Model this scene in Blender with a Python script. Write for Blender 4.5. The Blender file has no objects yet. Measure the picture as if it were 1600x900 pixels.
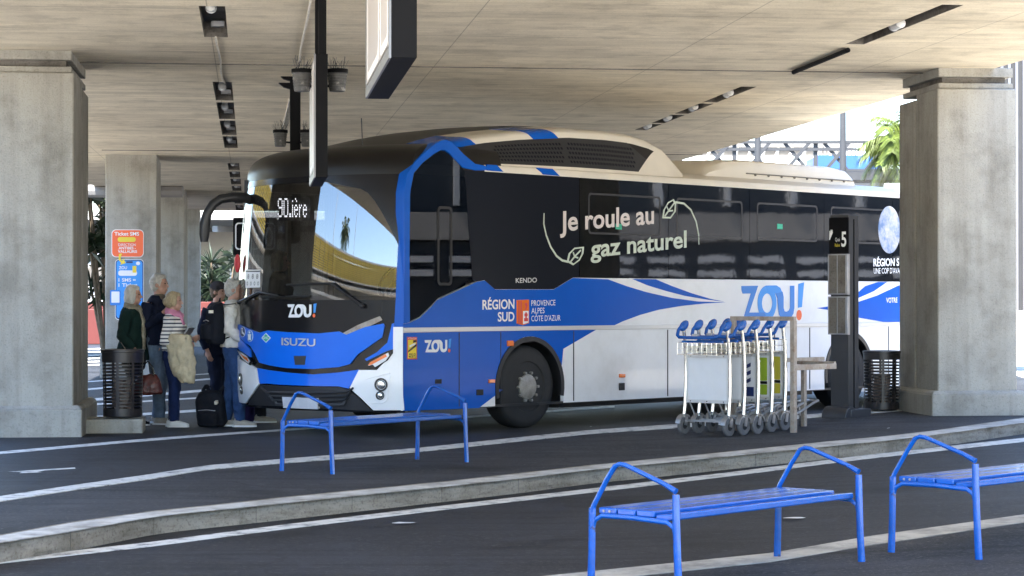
import bpy, bmesh, math, random
from mathutils import Vector, Matrix, noise
from mathutils.geometry import tessellate_polygon
R = math.radians
rnd = random.Random(7)
S = bpy.context.scene
COL = S.collection

# ------------------------------------------------------------------ camera
FPX = 3450.0; CAMH = 1.47; PITCH = math.atan(23 / FPX)
CAM = Vector((0, 0, CAMH))
cd = bpy.data.cameras.new('camera'); cam = bpy.data.objects.new('camera', cd); COL.objects.link(cam)
cam.location = CAM; cam.rotation_euler = (R(90) + PITCH, 0, 0)
cd.sensor_width = 36; cd.lens = FPX / 1600 * 36; cd.clip_start = 0.1; cd.clip_end = 6000
S.camera = cam
# ------------------------------------------------------------------ world and sun
SUN_EL, SUN_AZ = 62.0, 198.0        # azimuth: compass from +Y towards +X
w = bpy.data.worlds.new('World'); S.world = w; w.use_nodes = True
nt = w.node_tree; nt.nodes.clear()
sky = nt.nodes.new('ShaderNodeTexSky'); sky.sky_type = 'NISHITA'; sky.sun_disc = False
sky.sun_elevation = R(SUN_EL); sky.sun_rotation = R(SUN_AZ); sky.air_density = 1.0; sky.dust_density = 0.2; sky.ozone_density = 2.5
bg = nt.nodes.new('ShaderNodeBackground'); bg.inputs[1].default_value = 0.15
out = nt.nodes.new('ShaderNodeOutputWorld')
nt.links.new(sky.outputs[0], bg.inputs[0]); nt.links.new(bg.outputs[0], out.inputs[0])
ld = bpy.data.lights.new('sun', 'SUN'); sun = bpy.data.objects.new('sun', ld); COL.objects.link(sun)
ld.energy = 5.0; ld.angle = R(0.5); ld.color = (1, 0.95, 0.88)
sd = Vector((math.cos(R(SUN_EL)) * math.sin(R(SUN_AZ)), math.cos(R(SUN_EL)) * math.cos(R(SUN_AZ)), math.sin(R(SUN_EL))))
sun.rotation_euler = sd.to_track_quat('Z', 'Y').to_euler()
S.view_settings.view_transform = 'Standard'; S.view_settings.look = 'None'
S.view_settings.exposure = 2.75; S.view_settings.gamma = 1.0
S.cycles.max_bounces = 10; S.cycles.diffuse_bounces = 6; S.cycles.glossy_bounces = 4; S.cycles.transparent_max_bounces = 12
S.cycles.use_denoising = True; S.cycles.caustics_reflective = False; S.cycles.caustics_refractive = False
S.cycles.sample_clamp_indirect = 6

# ------------------------------------------------------------------ measuring helpers (photo pixels, 1600 wide -> places)
def ray(px, py):
    x = (px - 800) / FPX; y = (450 - py) / FPX; c, s = math.cos(PITCH), math.sin(PITCH)
    return Vector((x, c - s * y, s + c * y))
def on_z(px, py, z=0.0):
    d = ray(px, py); return CAM + d * ((z - CAMH) / d.z)
def at(px, py, Y):
    d = ray(px, py); return CAM + d * (Y / d.y)
def sstep(t):
    t = max(0, min(1, t)); return t * t * (3 - 2 * t)
def ramp(X): return 0.14 * sstep(X / 5)
def isl(px, py, off=0.0):
    z = off
    for _ in range(14):
        p = on_z(px, py, z); z = ramp(p.x) + off
    return p
GA = math.atan(0.1186)
GD = Vector((-math.sin(GA), math.cos(GA), 0)); GE = Vector((math.cos(GA), math.sin(GA), 0))
CZ0, CZS = 4.24, 0.0072
def ceil_z(a): return CZ0 + CZS * (a - 24)
def ceil_ab(px, py):
    z = CZ0
    for _ in range(14):
        p = on_z(px, py, z); a = p.dot(GD); z = ceil_z(a)
    return a, p.dot(GE)
def grid(a, b, z=0.0): return GD * a + GE * b + Vector((0, 0, z))

# ------------------------------------------------------------------ materials
def mat(name, col, rough=0.6, metal=0.0, var=0.0, vscale=3.0, bump=0.0, bscale=40.0, spec=0.5, stretch=None, coat=0.0, dirt=None, dscale=1.2, detail=5, dlo=0.5, dhi=0.75):
    m = bpy.data.materials.new(name); m.use_nodes = True; n = m.node_tree.nodes; l = m.node_tree.links
    b = n['Principled BSDF']; b.inputs['Base Color'].default_value = (*col, 1); b.inputs['Roughness'].default_value = rough
    b.inputs['Metallic'].default_value = metal; b.inputs['Specular IOR Level'].default_value = spec
    if coat: b.inputs['Coat Weight'].default_value = coat; b.inputs['Coat Roughness'].default_value = 0.04
    tc = n.new('ShaderNodeTexCoord'); mp = n.new('ShaderNodeMapping'); l.new(tc.outputs['Object'], mp.inputs[0])
    if stretch: mp.inputs['Scale'].default_value = stretch
    csock = None
    if var:
        t = n.new('ShaderNodeTexNoise'); t.inputs['Scale'].default_value = vscale; t.inputs['Detail'].default_value = detail; t.inputs['Roughness'].default_value = 0.65
        l.new(mp.outputs[0], t.inputs[0])
        mx = n.new('ShaderNodeMix'); mx.data_type = 'RGBA'
        mx.inputs[6].default_value = (*[c * (1 - var) for c in col], 1); mx.inputs[7].default_value = (*[min(1, c * (1 + var)) for c in col], 1)
        cr = n.new('ShaderNodeMapRange'); cr.inputs[1].default_value = 0.3; cr.inputs[2].default_value = 0.7
        l.new(t.outputs[0], cr.inputs[0]); l.new(cr.outputs[0], mx.inputs[0]); csock = mx.outputs[2]
    if dirt:
        t2 = n.new('ShaderNodeTexNoise'); t2.inputs['Scale'].default_value = dscale; t2.inputs['Detail'].default_value = 7; t2.inputs['Roughness'].default_value = 0.7
        l.new(mp.outputs[0], t2.inputs[0])
        cr2 = n.new('ShaderNodeMapRange'); cr2.inputs[1].default_value = dlo; cr2.inputs[2].default_value = dhi
        l.new(t2.outputs[0], cr2.inputs[0])
        m2 = n.new('ShaderNodeMix'); m2.data_type = 'RGBA'; l.new(cr2.outputs[0], m2.inputs[0])
        if csock: l.new(csock, m2.inputs[6])
        else: m2.inputs[6].default_value = (*col, 1)
        m2.inputs[7].default_value = (*dirt, 1); csock = m2.outputs[2]
    if csock: l.new(csock, b.inputs['Base Color'])
    if bump:
        t3 = n.new('ShaderNodeTexNoise'); t3.inputs['Scale'].default_value = bscale; t3.inputs['Detail'].default_value = 4
        l.new(mp.outputs[0], t3.inputs[0]); bp = n.new('ShaderNodeBump'); bp.inputs['Strength'].default_value = bump; bp.inputs['Distance'].default_value = 0.02
        l.new(t3.outputs[0], bp.inputs['Height']); l.new(bp.outputs[0], b.inputs['Normal'])
    return m

def concrete(name, col, streak_axis, joints=None, plank=0.0, boards=None, soft=1.0, scuff=False):
    """board marked, streaked concrete; joints: list of (axis, offset, period, width)"""
    m = mat(name, col, 0.85, 0, 0.12, 0.9, 0.25, 60, spec=0.25)
    n = m.node_tree.nodes; l = m.node_tree.links; b = n['Principled BSDF']
    base = b.inputs['Base Color'].links[0].from_socket
    tc = n.new('ShaderNodeTexCoord')
    def streaks(scale, lo, hi, dark, seedoff):
        nonlocal base
        mp = n.new('ShaderNodeMapping'); mp.inputs['Scale'].default_value = scale; mp.inputs['Location'].default_value = (seedoff, seedoff * 1.7, 0)
        l.new(tc.outputs['Object'], mp.inputs[0])
        t = n.new('ShaderNodeTexNoise'); t.inputs['Scale'].default_value = 1.0; t.inputs['Detail'].default_value = 6; t.inputs['Roughness'].default_value = 0.62
        l.new(mp.outputs[0], t.inputs[0])
        cr = n.new('ShaderNodeMapRange'); cr.inputs[1].default_value = lo; cr.inputs[2].default_value = hi; l.new(t.outputs[0], cr.inputs[0])
        mx = n.new('ShaderNodeMix'); mx.data_type = 'RGBA'; mx.blend_type = 'MULTIPLY'
        l.new(cr.outputs[0], mx.inputs[0]); l.new(base, mx.inputs[6]); mx.inputs[7].default_value = (*[1 - (1 - d) * soft for d in dark], 1); base = mx.outputs[2]
    streaks((45, 45, 45), 0.52, 0.7, (0.55, 0.54, 0.53), 5.3)
    streaks((2.2, 2.2, 2.2), 0.5, 0.66, (0.6, 0.59, 0.57), 9.9)
    streaks(streak_axis, 0.45, 0.75, (0.62, 0.60, 0.56), 3.1)
    streaks(tuple(s * 2.7 for s in streak_axis), 0.5, 0.72, (0.72, 0.70, 0.68), 11.3)
    streaks((0.5, 0.35, 0.5), 0.45, 0.7, (0.78, 0.77, 0.75), 7.7)
    for ax, off, per, wid, str_ in joints or []:
        sx = n.new('ShaderNodeSeparateXYZ'); l.new(tc.outputs['Object'], sx.inputs[0])
        ad = n.new('ShaderNodeMath'); ad.operation = 'ADD'; ad.inputs[1].default_value = off; l.new(sx.outputs[ax], ad.inputs[0])
        pp = n.new('ShaderNodeMath'); pp.operation = 'PINGPONG'; pp.inputs[1].default_value = per / 2; l.new(ad.outputs[0], pp.inputs[0])
        lt = n.new('ShaderNodeMapRange'); lt.inputs[1].default_value = wid; lt.inputs[2].default_value = wid * 0.4; lt.inputs[3].default_value = 0; lt.inputs[4].default_value = str_; l.new(pp.outputs[0], lt.inputs[0])
        mx = n.new('ShaderNodeMix'); mx.data_type = 'RGBA'; mx.blend_type = 'MULTIPLY'; l.new(lt.outputs[0], mx.inputs[0]); l.new(base, mx.inputs[6]); mx.inputs[7].default_value = (0.2, 0.19, 0.18, 1); base = mx.outputs[2]
    if boards:
        ax, per = boards
        sx = n.new('ShaderNodeSeparateXYZ'); l.new(tc.outputs['Object'], sx.inputs[0])
        dv = n.new('ShaderNodeMath'); dv.operation = 'DIVIDE'; dv.inputs[1].default_value = per; l.new(sx.outputs[ax], dv.inputs[0])
        fl = n.new('ShaderNodeMath'); fl.operation = 'FLOOR'; l.new(dv.outputs[0], fl.inputs[0])
        wn = n.new('ShaderNodeTexWhiteNoise'); wn.noise_dimensions = '1D'; l.new(fl.outputs[0], wn.inputs['W'])
        mr = n.new('ShaderNodeMapRange'); mr.inputs[3].default_value = 0.0; mr.inputs[4].default_value = 0.2; l.new(wn.outputs[0], mr.inputs[0])
        mx = n.new('ShaderNodeMix'); mx.data_type = 'RGBA'; mx.blend_type = 'MULTIPLY'; l.new(mr.outputs[0], mx.inputs[0]); l.new(base, mx.inputs[6]); mx.inputs[7].default_value = (0.5, 0.48, 0.46, 1); base = mx.outputs[2]
    if scuff:
        mp = n.new('ShaderNodeMapping'); mp.inputs['Scale'].default_value = (1.3, 1.3, 9); l.new(tc.outputs['Object'], mp.inputs[0])
        t = n.new('ShaderNodeTexNoise'); t.inputs['Scale'].default_value = 1.6; t.inputs['Detail'].default_value = 9; t.inputs['Roughness'].default_value = 0.75; l.new(mp.outputs[0], t.inputs[0])
        cr = n.new('ShaderNodeMapRange'); cr.inputs[1].default_value = 0.58; cr.inputs[2].default_value = 0.70; cr.inputs[4].default_value = 0.8; l.new(t.outputs[0], cr.inputs[0])
        mx = n.new('ShaderNodeMix'); mx.data_type = 'RGBA'; l.new(cr.outputs[0], mx.inputs[0]); l.new(base, mx.inputs[6]); mx.inputs[7].default_value = (0.07, 0.068, 0.068, 1); base = mx.outputs[2]
    l.new(base, b.inputs['Base Color'])
    return m

def glass(name, tint, ior=1.6, rough=0.0, bump=0.0, bscale=1.5):
    m = bpy.data.materials.new(name); m.use_nodes = True; n = m.node_tree.nodes; l = m.node_tree.links; n.clear()
    tr = n.new('ShaderNodeBsdfTransparent'); tr.inputs[0].default_value = (*tint, 1)
    gl = n.new('ShaderNodeBsdfGlossy'); gl.inputs['Roughness'].default_value = rough
    fr = n.new('ShaderNodeFresnel'); fr.inputs[0].default_value = ior
    mx = n.new('ShaderNodeMixShader'); o = n.new('ShaderNodeOutputMaterial')
    l.new(fr.outputs[0], mx.inputs[0]); l.new(tr.outputs[0], mx.inputs[1]); l.new(gl.outputs[0], mx.inputs[2]); l.new(mx.outputs[0], o.inputs[0])
    if bump:
        tc = n.new('ShaderNodeTexCoord'); t = n.new('ShaderNodeTexNoise'); t.inputs['Scale'].default_value = bscale; t.inputs['Detail'].default_value = 1
        l.new(tc.outputs['Object'], t.inputs[0]); bp = n.new('ShaderNodeBump'); bp.inputs['Strength'].default_value = bump; bp.inputs['Distance'].default_value = 0.05
        l.new(t.outputs[0], bp.inputs['Height']); l.new(bp.outputs[0], gl.inputs['Normal']); l.new(bp.outputs[0], fr.inputs['Normal'])
    return m
def emit(name, col, s):
    m = bpy.data.materials.new(name); m.use_nodes = True; b = m.node_tree.nodes['Principled BSDF']
    b.inputs['Base Color'].default_value = (*col, 1); b.inputs['Emission Color'].default_value = (*col, 1); b.inputs['Emission Strength'].default_value = s
    return m
M = {}
def asphalt(name, base, agg, rough, streak):
    """worn tarmac: aggregate, pale dusty patches, streaks along the lane, thin wandering cracks"""
    m = mat(name, base, rough, 0, 0.22, 1.1, 0.35, 110, spec=0.22, dirt=tuple(c * 1.8 for c in base), dscale=0.5, dlo=0.44, dhi=0.62)
    n = m.node_tree.nodes; l = m.node_tree.links; b = n['Principled BSDF']; sock = b.inputs['Base Color'].links[0].from_socket
    tc = n.new('ShaderNodeTexCoord')
    def layer(scale, mapping, lo, hi, col, amt, detail=3, rot=0.0):
        nonlocal sock
        mp = n.new('ShaderNodeMapping'); mp.inputs['Scale'].default_value = mapping; mp.inputs['Rotation'].default_value = (0, 0, rot); l.new(tc.outputs['Object'], mp.inputs[0])
        t = n.new('ShaderNodeTexNoise'); t.inputs['Scale'].default_value = scale; t.inputs['Detail'].default_value = detail; l.new(mp.outputs[0], t.inputs[0])
        r = n.new('ShaderNodeMapRange'); r.inputs[1].default_value = lo; r.inputs[2].default_value = hi; r.inputs[4].default_value = amt; l.new(t.outputs[0], r.inputs[0])
        x = n.new('ShaderNodeMix'); x.data_type = 'RGBA'; l.new(r.outputs[0], x.inputs[0]); l.new(sock, x.inputs[6]); x.inputs[7].default_value = (*col, 1); sock = x.outputs[2]
    layer(30, (1, 1, 1), 0.56, 0.7, agg, 0.7)
    layer(90, (1, 1, 1), 0.58, 0.72, agg, 0.8)
    layer(38, (1, 1, 1), 0.56, 0.72, tuple(c * .45 for c in base), 0.6)
    layer(1.0, (0.22, 3.2, 1), 0.44, 0.66, tuple(c * 2.4 for c in base), streak, 7, R(-55))
    layer(1.0, (0.3, 7.0, 1), 0.52, 0.66, tuple(c * .45 for c in base), streak, 6, R(-50))
    layer(0.8, (1, 1, 1), 0.60, 0.70, tuple(c * .35 for c in base), 0.75, 4)
    layer(2.6, (1, 1, 1), 0.64, 0.68, tuple(c * 2.6 for c in base), 0.5, 2)
    v = n.new('ShaderNodeTexVoronoi'); v.feature = 'DISTANCE_TO_EDGE'; v.inputs['Scale'].default_value = 0.42
    tn = n.new('ShaderNodeTexNoise'); tn.inputs['Scale'].default_value = 1.6; tn.inputs['Detail'].default_value = 6; l.new(tc.outputs['Object'], tn.inputs[0])
    ad = n.new('ShaderNodeMix'); ad.data_type = 'RGBA'; ad.inputs[0].default_value = 0.35; l.new(tc.outputs['Object'], ad.inputs[6]); l.new(tn.outputs[1], ad.inputs[7]); l.new(ad.outputs[2], v.inputs[0])
    r = n.new('ShaderNodeMapRange'); r.inputs[1].default_value = 0.006; r.inputs[2].default_value = 0.0; r.inputs[4].default_value = 0.5; l.new(v.outputs[0], r.inputs[0])
    x = n.new('ShaderNodeMix'); x.data_type = 'RGBA'; l.new(r.outputs[0], x.inputs[0]); l.new(sock, x.inputs[6]); x.inputs[7].default_value = (*[c * .35 for c in base], 1); sock = x.outputs[2]
    l.new(sock, b.inputs['Base Color']); return m
M['asphalt'] = asphalt('asphalt', (0.015, 0.0168, 0.0215), (0.085, 0.087, 0.092), 0.62, 0.5)
M['asphalt_island'] = asphalt('asphalt_island', (0.026, 0.0275, 0.032), (0.13, 0.13, 0.132), 0.75, 0.45)
M['ground'] = mat('pale_ground', (0.55, 0.51, 0.44), 0.9, 0, 0.15, 0.4)
M['line'] = mat('road_paint', (0.62, 0.62, 0.6), 0.7, 0, 0.1, 8, dirt=(0.12, 0.12, 0.125), dscale=7, dlo=0.5, dhi=0.68)
M['line_old'] = mat('worn_road_paint', (0.42, 0.41, 0.38), 0.75, 0, 0.2, 6, dirt=(0.16, 0.16, 0.155), dscale=4, dlo=0.45, dhi=0.7)
M['kerb_pale'] = mat('pale_kerb_top', (0.50, 0.49, 0.465), 0.85, 0, 0.2, 7, 0.2, 80, dirt=(0.24, 0.225, 0.2), dscale=2.6, dlo=0.46, dhi=0.66)
M['kerb'] = concrete('kerb_concrete', (0.33, 0.30, 0.25), (2.5, 2.5, 14), scuff=True)
M['pillar'] = concrete('pillar_concrete', (0.37, 0.357, 0.318), (3.2, 3.2, 0.22), soft=0.55)
M['soffit'] = concrete('soffit_concrete', (0.78, 0.70, 0.55), (0.4, 4, 1), soft=0.5, joints=[(1, 0.3, 1.92, 0.012, 0.55), (0, 0.4, 2.55, 0.008, 0.5)], boards=(1, 0.48))
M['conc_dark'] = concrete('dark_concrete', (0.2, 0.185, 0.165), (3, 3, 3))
M['white'] = mat('white_paint', (0.84, 0.84, 0.845), 0.24, 0, 0.03, 3, coat=0.4, dirt=(0.66, 0.64, 0.6), dscale=0.9, dlo=0.5, dhi=0.9)
M['cream'] = mat('cream_paint', (0.70, 0.65, 0.56), 0.4, 0, 0.05, 2)
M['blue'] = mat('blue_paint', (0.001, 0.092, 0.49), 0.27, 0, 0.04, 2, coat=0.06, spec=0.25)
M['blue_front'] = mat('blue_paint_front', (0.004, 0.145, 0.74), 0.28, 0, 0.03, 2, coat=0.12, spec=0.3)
M['bench_blue'] = mat('bench_blue_enamel', (0.004, 0.092, 0.40), 0.27, 0, 0.15, 9, 0.2, 60, dirt=(0.02, 0.045, 0.13), dscale=16, dlo=0.61, dhi=0.68, coat=0.35)
M['blackp'] = mat('black_paint', (0.009, 0.009, 0.011), 0.18, 0, 0, spec=0.35)
M['black_roof'] = mat('black_roof_paint', (0.011, 0.010, 0.0095), 0.34, 0, 0.1, 2, spec=0.28)
M['black_plastic'] = mat('black_plastic', (0.02, 0.02, 0.022), 0.45, 0, 0.15, 8)
M['sideglass'] = mat('dark_glazing', (0.006, 0.007, 0.009), 0.03, 0, 0, bump=0.09, bscale=1.1, spec=0.7)
M['sidepanel'] = mat('black_side_panel', (0.005, 0.007, 0.013), 0.3, 0, 0, spec=0.15)
M['windscreen'] = glass('windscreen_glass', (0.42, 0.43, 0.44), 2.45, 0.0, 0.012, 0.9)
M['cabglass'] = glass('cab_window_glass', (0.3, 0.31, 0.32), 1.6)
M['doorglass'] = glass('tinted_door_glass', (0.5, 0.51, 0.53), 1.45)
M['rubber'] = mat('rubber', (0.018, 0.018, 0.019), 0.75, 0, 0.2, 10)
M['hubmetal'] = mat('wheel_hub', (0.34, 0.32, 0.29), 0.5, 0.5, 0.35, 10)
M['chrome'] = mat('chrome_tube', (0.72, 0.70, 0.66), 0.22, 0.95, 0.08, 20)
M['steel'] = mat('dull_steel', (0.42, 0.42, 0.43), 0.42, 0.85, 0.15, 9)
M['alu'] = mat('aluminium_strip', (0.62, 0.62, 0.62), 0.35, 0.4)
M['greywheel'] = mat('grey_tyre', (0.12, 0.12, 0.125), 0.7, 0, 0.2, 20)
M['anthracite'] = mat('anthracite_paint', (0.035, 0.036, 0.04), 0.45, 0, 0.12, 4)
M['signblack'] = mat('sign_black', (0.006, 0.006, 0.007), 0.6, 0, 0.1, 4, spec=0.08)
M['spotgrey'] = mat('bird_stained_grey', (0.085, 0.085, 0.085), 0.6, 0, 0.3, 12, dirt=(0.32, 0.31, 0.29), dscale=22, dlo=0.56, dhi=0.66)
M['signgrey'] = mat('sign_grey_frame', (0.16, 0.16, 0.17), 0.4, 0.3)
M['signpanel'] = mat('sign_panel', (0.5, 0.47, 0.47), 0.3)
M['ink'] = mat('white_lettering', (0.8, 0.8, 0.8), 0.5)
M['sage'] = mat('sage_lettering', (0.55, 0.62, 0.52), 0.5)
M['pinkish'] = mat('pale_lettering', (0.66, 0.6, 0.58), 0.5)
M['lightblue'] = mat('sky_blue', (0.03, 0.28, 0.75), 0.4)
M['midblue'] = mat('mid_blue', (0.02, 0.2, 0.62), 0.4)
M['orange'] = mat('orange_red', (0.85, 0.13, 0.035), 0.4)
M['amber'] = mat('amber_lens', (0.8, 0.17, 0.02), 0.2, coat=0.5)
M['yellow'] = mat('sticker_yellow', (0.8, 0.62, 0.05), 0.5)
M['redst'] = mat('sticker_red', (0.6, 0.04, 0.05), 0.5)
M['green'] = mat('sticker_green', (0.03, 0.4, 0.25), 0.5)
M['lime'] = mat('advert_lime', (0.32, 0.46, 0.03), 0.4)
M['advyellow'] = mat('advert_yellow', (0.62, 0.55, 0.05), 0.4)
M['navyp'] = mat('advert_navy', (0.015, 0.03, 0.12), 0.4)
M['board'] = mat('white_board', (0.74, 0.75, 0.78), 0.35, 0, 0.03, 6)
M['rust'] = mat('weathered_steel', (0.36, 0.31, 0.26), 0.6, 0.2, 0.25, 12, dirt=(0.2, 0.1, 0.05), dscale=9)
M['binpaint'] = mat('bin_brown_black', (0.022, 0.019, 0.02), 0.35, 0.3, 0.2, 10)
M['binbag'] = mat('rubbish_bag', (0.10, 0.07, 0.06), 0.5, 0, 0.6, 6, 0.4, 20)
M['redwall'] = mat('red_wall_paint', (0.11, 0.019, 0.015), 0.7, 0, 0.1, 1.5)
M['lampglass'] = mat('lamp_glass', (0.78, 0.78, 0.75), 0.25)
M['skin'] = mat('skin', (0.48, 0.27, 0.2), 0.55, 0, 0.08, 25)
M['lip'] = mat('lips', (0.35, 0.13, 0.11), 0.5)
M['eye'] = mat('eye_dark', (0.03, 0.025, 0.02), 0.2)
M['hair_white'] = mat('white_hair', (0.62, 0.6, 0.56), 0.6, 0, 0.25, 30, 0.8, 60, stretch=(1, 1, 0.3))
M['hair_grey'] = mat('grey_hair', (0.48, 0.46, 0.42), 0.6, 0, 0.25, 30, 0.8, 60)
M['hair_blond'] = mat('ash_blond_hair', (0.42, 0.33, 0.20), 0.6, 0, 0.35, 30, 0.8, 60, stretch=(1, 1, 0.3))
M['hair_brown'] = mat('brown_hair', (0.12, 0.08, 0.05), 0.6, 0, 0.3, 30, 0.8, 60)
def fabric(name, c, var=0.18): return mat(name, c, 0.9, 0, var, 9, 0.35, 90, spec=0.15)
M['coat_green'] = fabric('dark_green_wool', (0.010, 0.026, 0.024))
M['navy'] = fabric('navy_cloth', (0.012, 0.016, 0.036))
M['navy2'] = fabric('navy_trousers', (0.012, 0.022, 0.075))
M['jeans'] = fabric('mid_blue_denim', (0.025, 0.055, 0.14), 0.3)
M['jeans_light'] = fabric('pale_denim', (0.13, 0.18, 0.26), 0.3)
M['beige'] = fabric('beige_cloth', (0.50, 0.43, 0.30))
M['taupe'] = fabric('taupe_jumper', (0.16, 0.125, 0.095))
M['creamknit'] = fabric('cream_knit', (0.60, 0.57, 0.52))
M['pink'] = fabric('pink_scarf', (0.62, 0.25, 0.38))
M['tartan'] = fabric('grey_beige_scarf', (0.30, 0.27, 0.21), 0.55)
M['bagblack'] = fabric('black_nylon', (0.012, 0.013, 0.018))
M['bagpurple'] = fabric('purple_nylon', (0.03, 0.022, 0.10))
M['burgundy'] = mat('burgundy_leather', (0.09, 0.018, 0.016), 0.35, 0, 0.5, 25, 0.4, 30)
M['shoe_white'] = mat('white_leather', (0.7, 0.7, 0.7), 0.5)
M['shoe_grey'] = fabric('grey_suede', (0.34, 0.31, 0.27))
M['dark_cap'] = fabric('dark_cap_cloth', (0.05, 0.045, 0.05))
M['palmleaf'] = mat('palm_leaf', (0.095, 0.13, 0.02), 0.5, 0, 0.5, 2)
M['darkleaf'] = mat('dark_leaf', (0.02, 0.034, 0.015), 0.5, 0, 0.4, 2)
M['bark'] = mat('bark', (0.16, 0.12, 0.08), 0.9, 0, 0.3, 8, 0.6, 20)
M['galv'] = mat('galvanised_steel', (0.16, 0.165, 0.175), 0.6, 0.1, 0.1, 3)
M['truss'] = mat('dark_grey_steel', (0.05, 0.052, 0.056), 0.7, 0, 0.1, 3, spec=0.2)
M['facade_dark'] = mat('dark_facade', (0.022, 0.027, 0.036), 0.35, 0, 0.3, 0.4)
M['facade_grey'] = mat('grey_facade', (0.20, 0.19, 0.18), 0.7, 0, 0.2, 0.5)
M['grey_slat'] = mat('grey_slat', (0.34, 0.35, 0.37), 0.6)
M['facade_pale'] = mat('pale_facade', (0.6, 0.56, 0.5), 0.8, 0, 0.1, 0.5)
M['ochre'] = mat('ochre_louvre', (0.66, 0.50, 0.10), 0.6, 0, 0.12, 1)
M['wallgrey'] = mat('grey_render', (0.16, 0.15, 0.14), 0.85, 0, 0.35, 0.5, stretch=(1, 1, 0.2))
M['seat'] = mat('seat_fabric', (0.02, 0.025, 0.05), 0.9, 0, 0.2, 10)
M['interior'] = mat('grey_interior_plastic', (0.02, 0.02, 0.022), 0.7, 0, 0.1, 5)
M['led'] = emit('led_white', (0.9, 0.9, 0.95), 0.55)
M['plate'] = mat('number_plate_white', (0.55, 0.55, 0.58), 0.4, 0, 0.15, 5)
M['bluebldg'] = mat('blue_cladding', (0.015, 0.07, 0.26), 0.5)
m = M['stripe_shirt'] = mat('striped_jersey', (0.72, 0.7, 0.68), 0.9)
_n = m.node_tree.nodes; _l = m.node_tree.links
_tc = _n.new('ShaderNodeTexCoord'); _s = _n.new('ShaderNodeSeparateXYZ'); _l.new(_tc.outputs['Object'], _s.inputs[0])
_p = _n.new('ShaderNodeMath'); _p.operation = 'PINGPONG'; _p.inputs[1].default_value = 0.024; _l.new(_s.outputs[2], _p.inputs[0])
_g = _n.new('ShaderNodeMath'); _g.operation = 'GREATER_THAN'; _g.inputs[1].default_value = 0.0155; _l.new(_p.outputs[0], _g.inputs[0])
_x = _n.new('ShaderNodeMix'); _x.data_type = 'RGBA'; _x.inputs[6].default_value = (0.74, 0.72, 0.69, 1); _x.inputs[7].default_value = (0.03, 0.035, 0.07, 1)
_l.new(_g.outputs[0], _x.inputs[0]); _l.new(_x.outputs[2], _n['Principled BSDF'].inputs['Base Color'])

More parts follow.
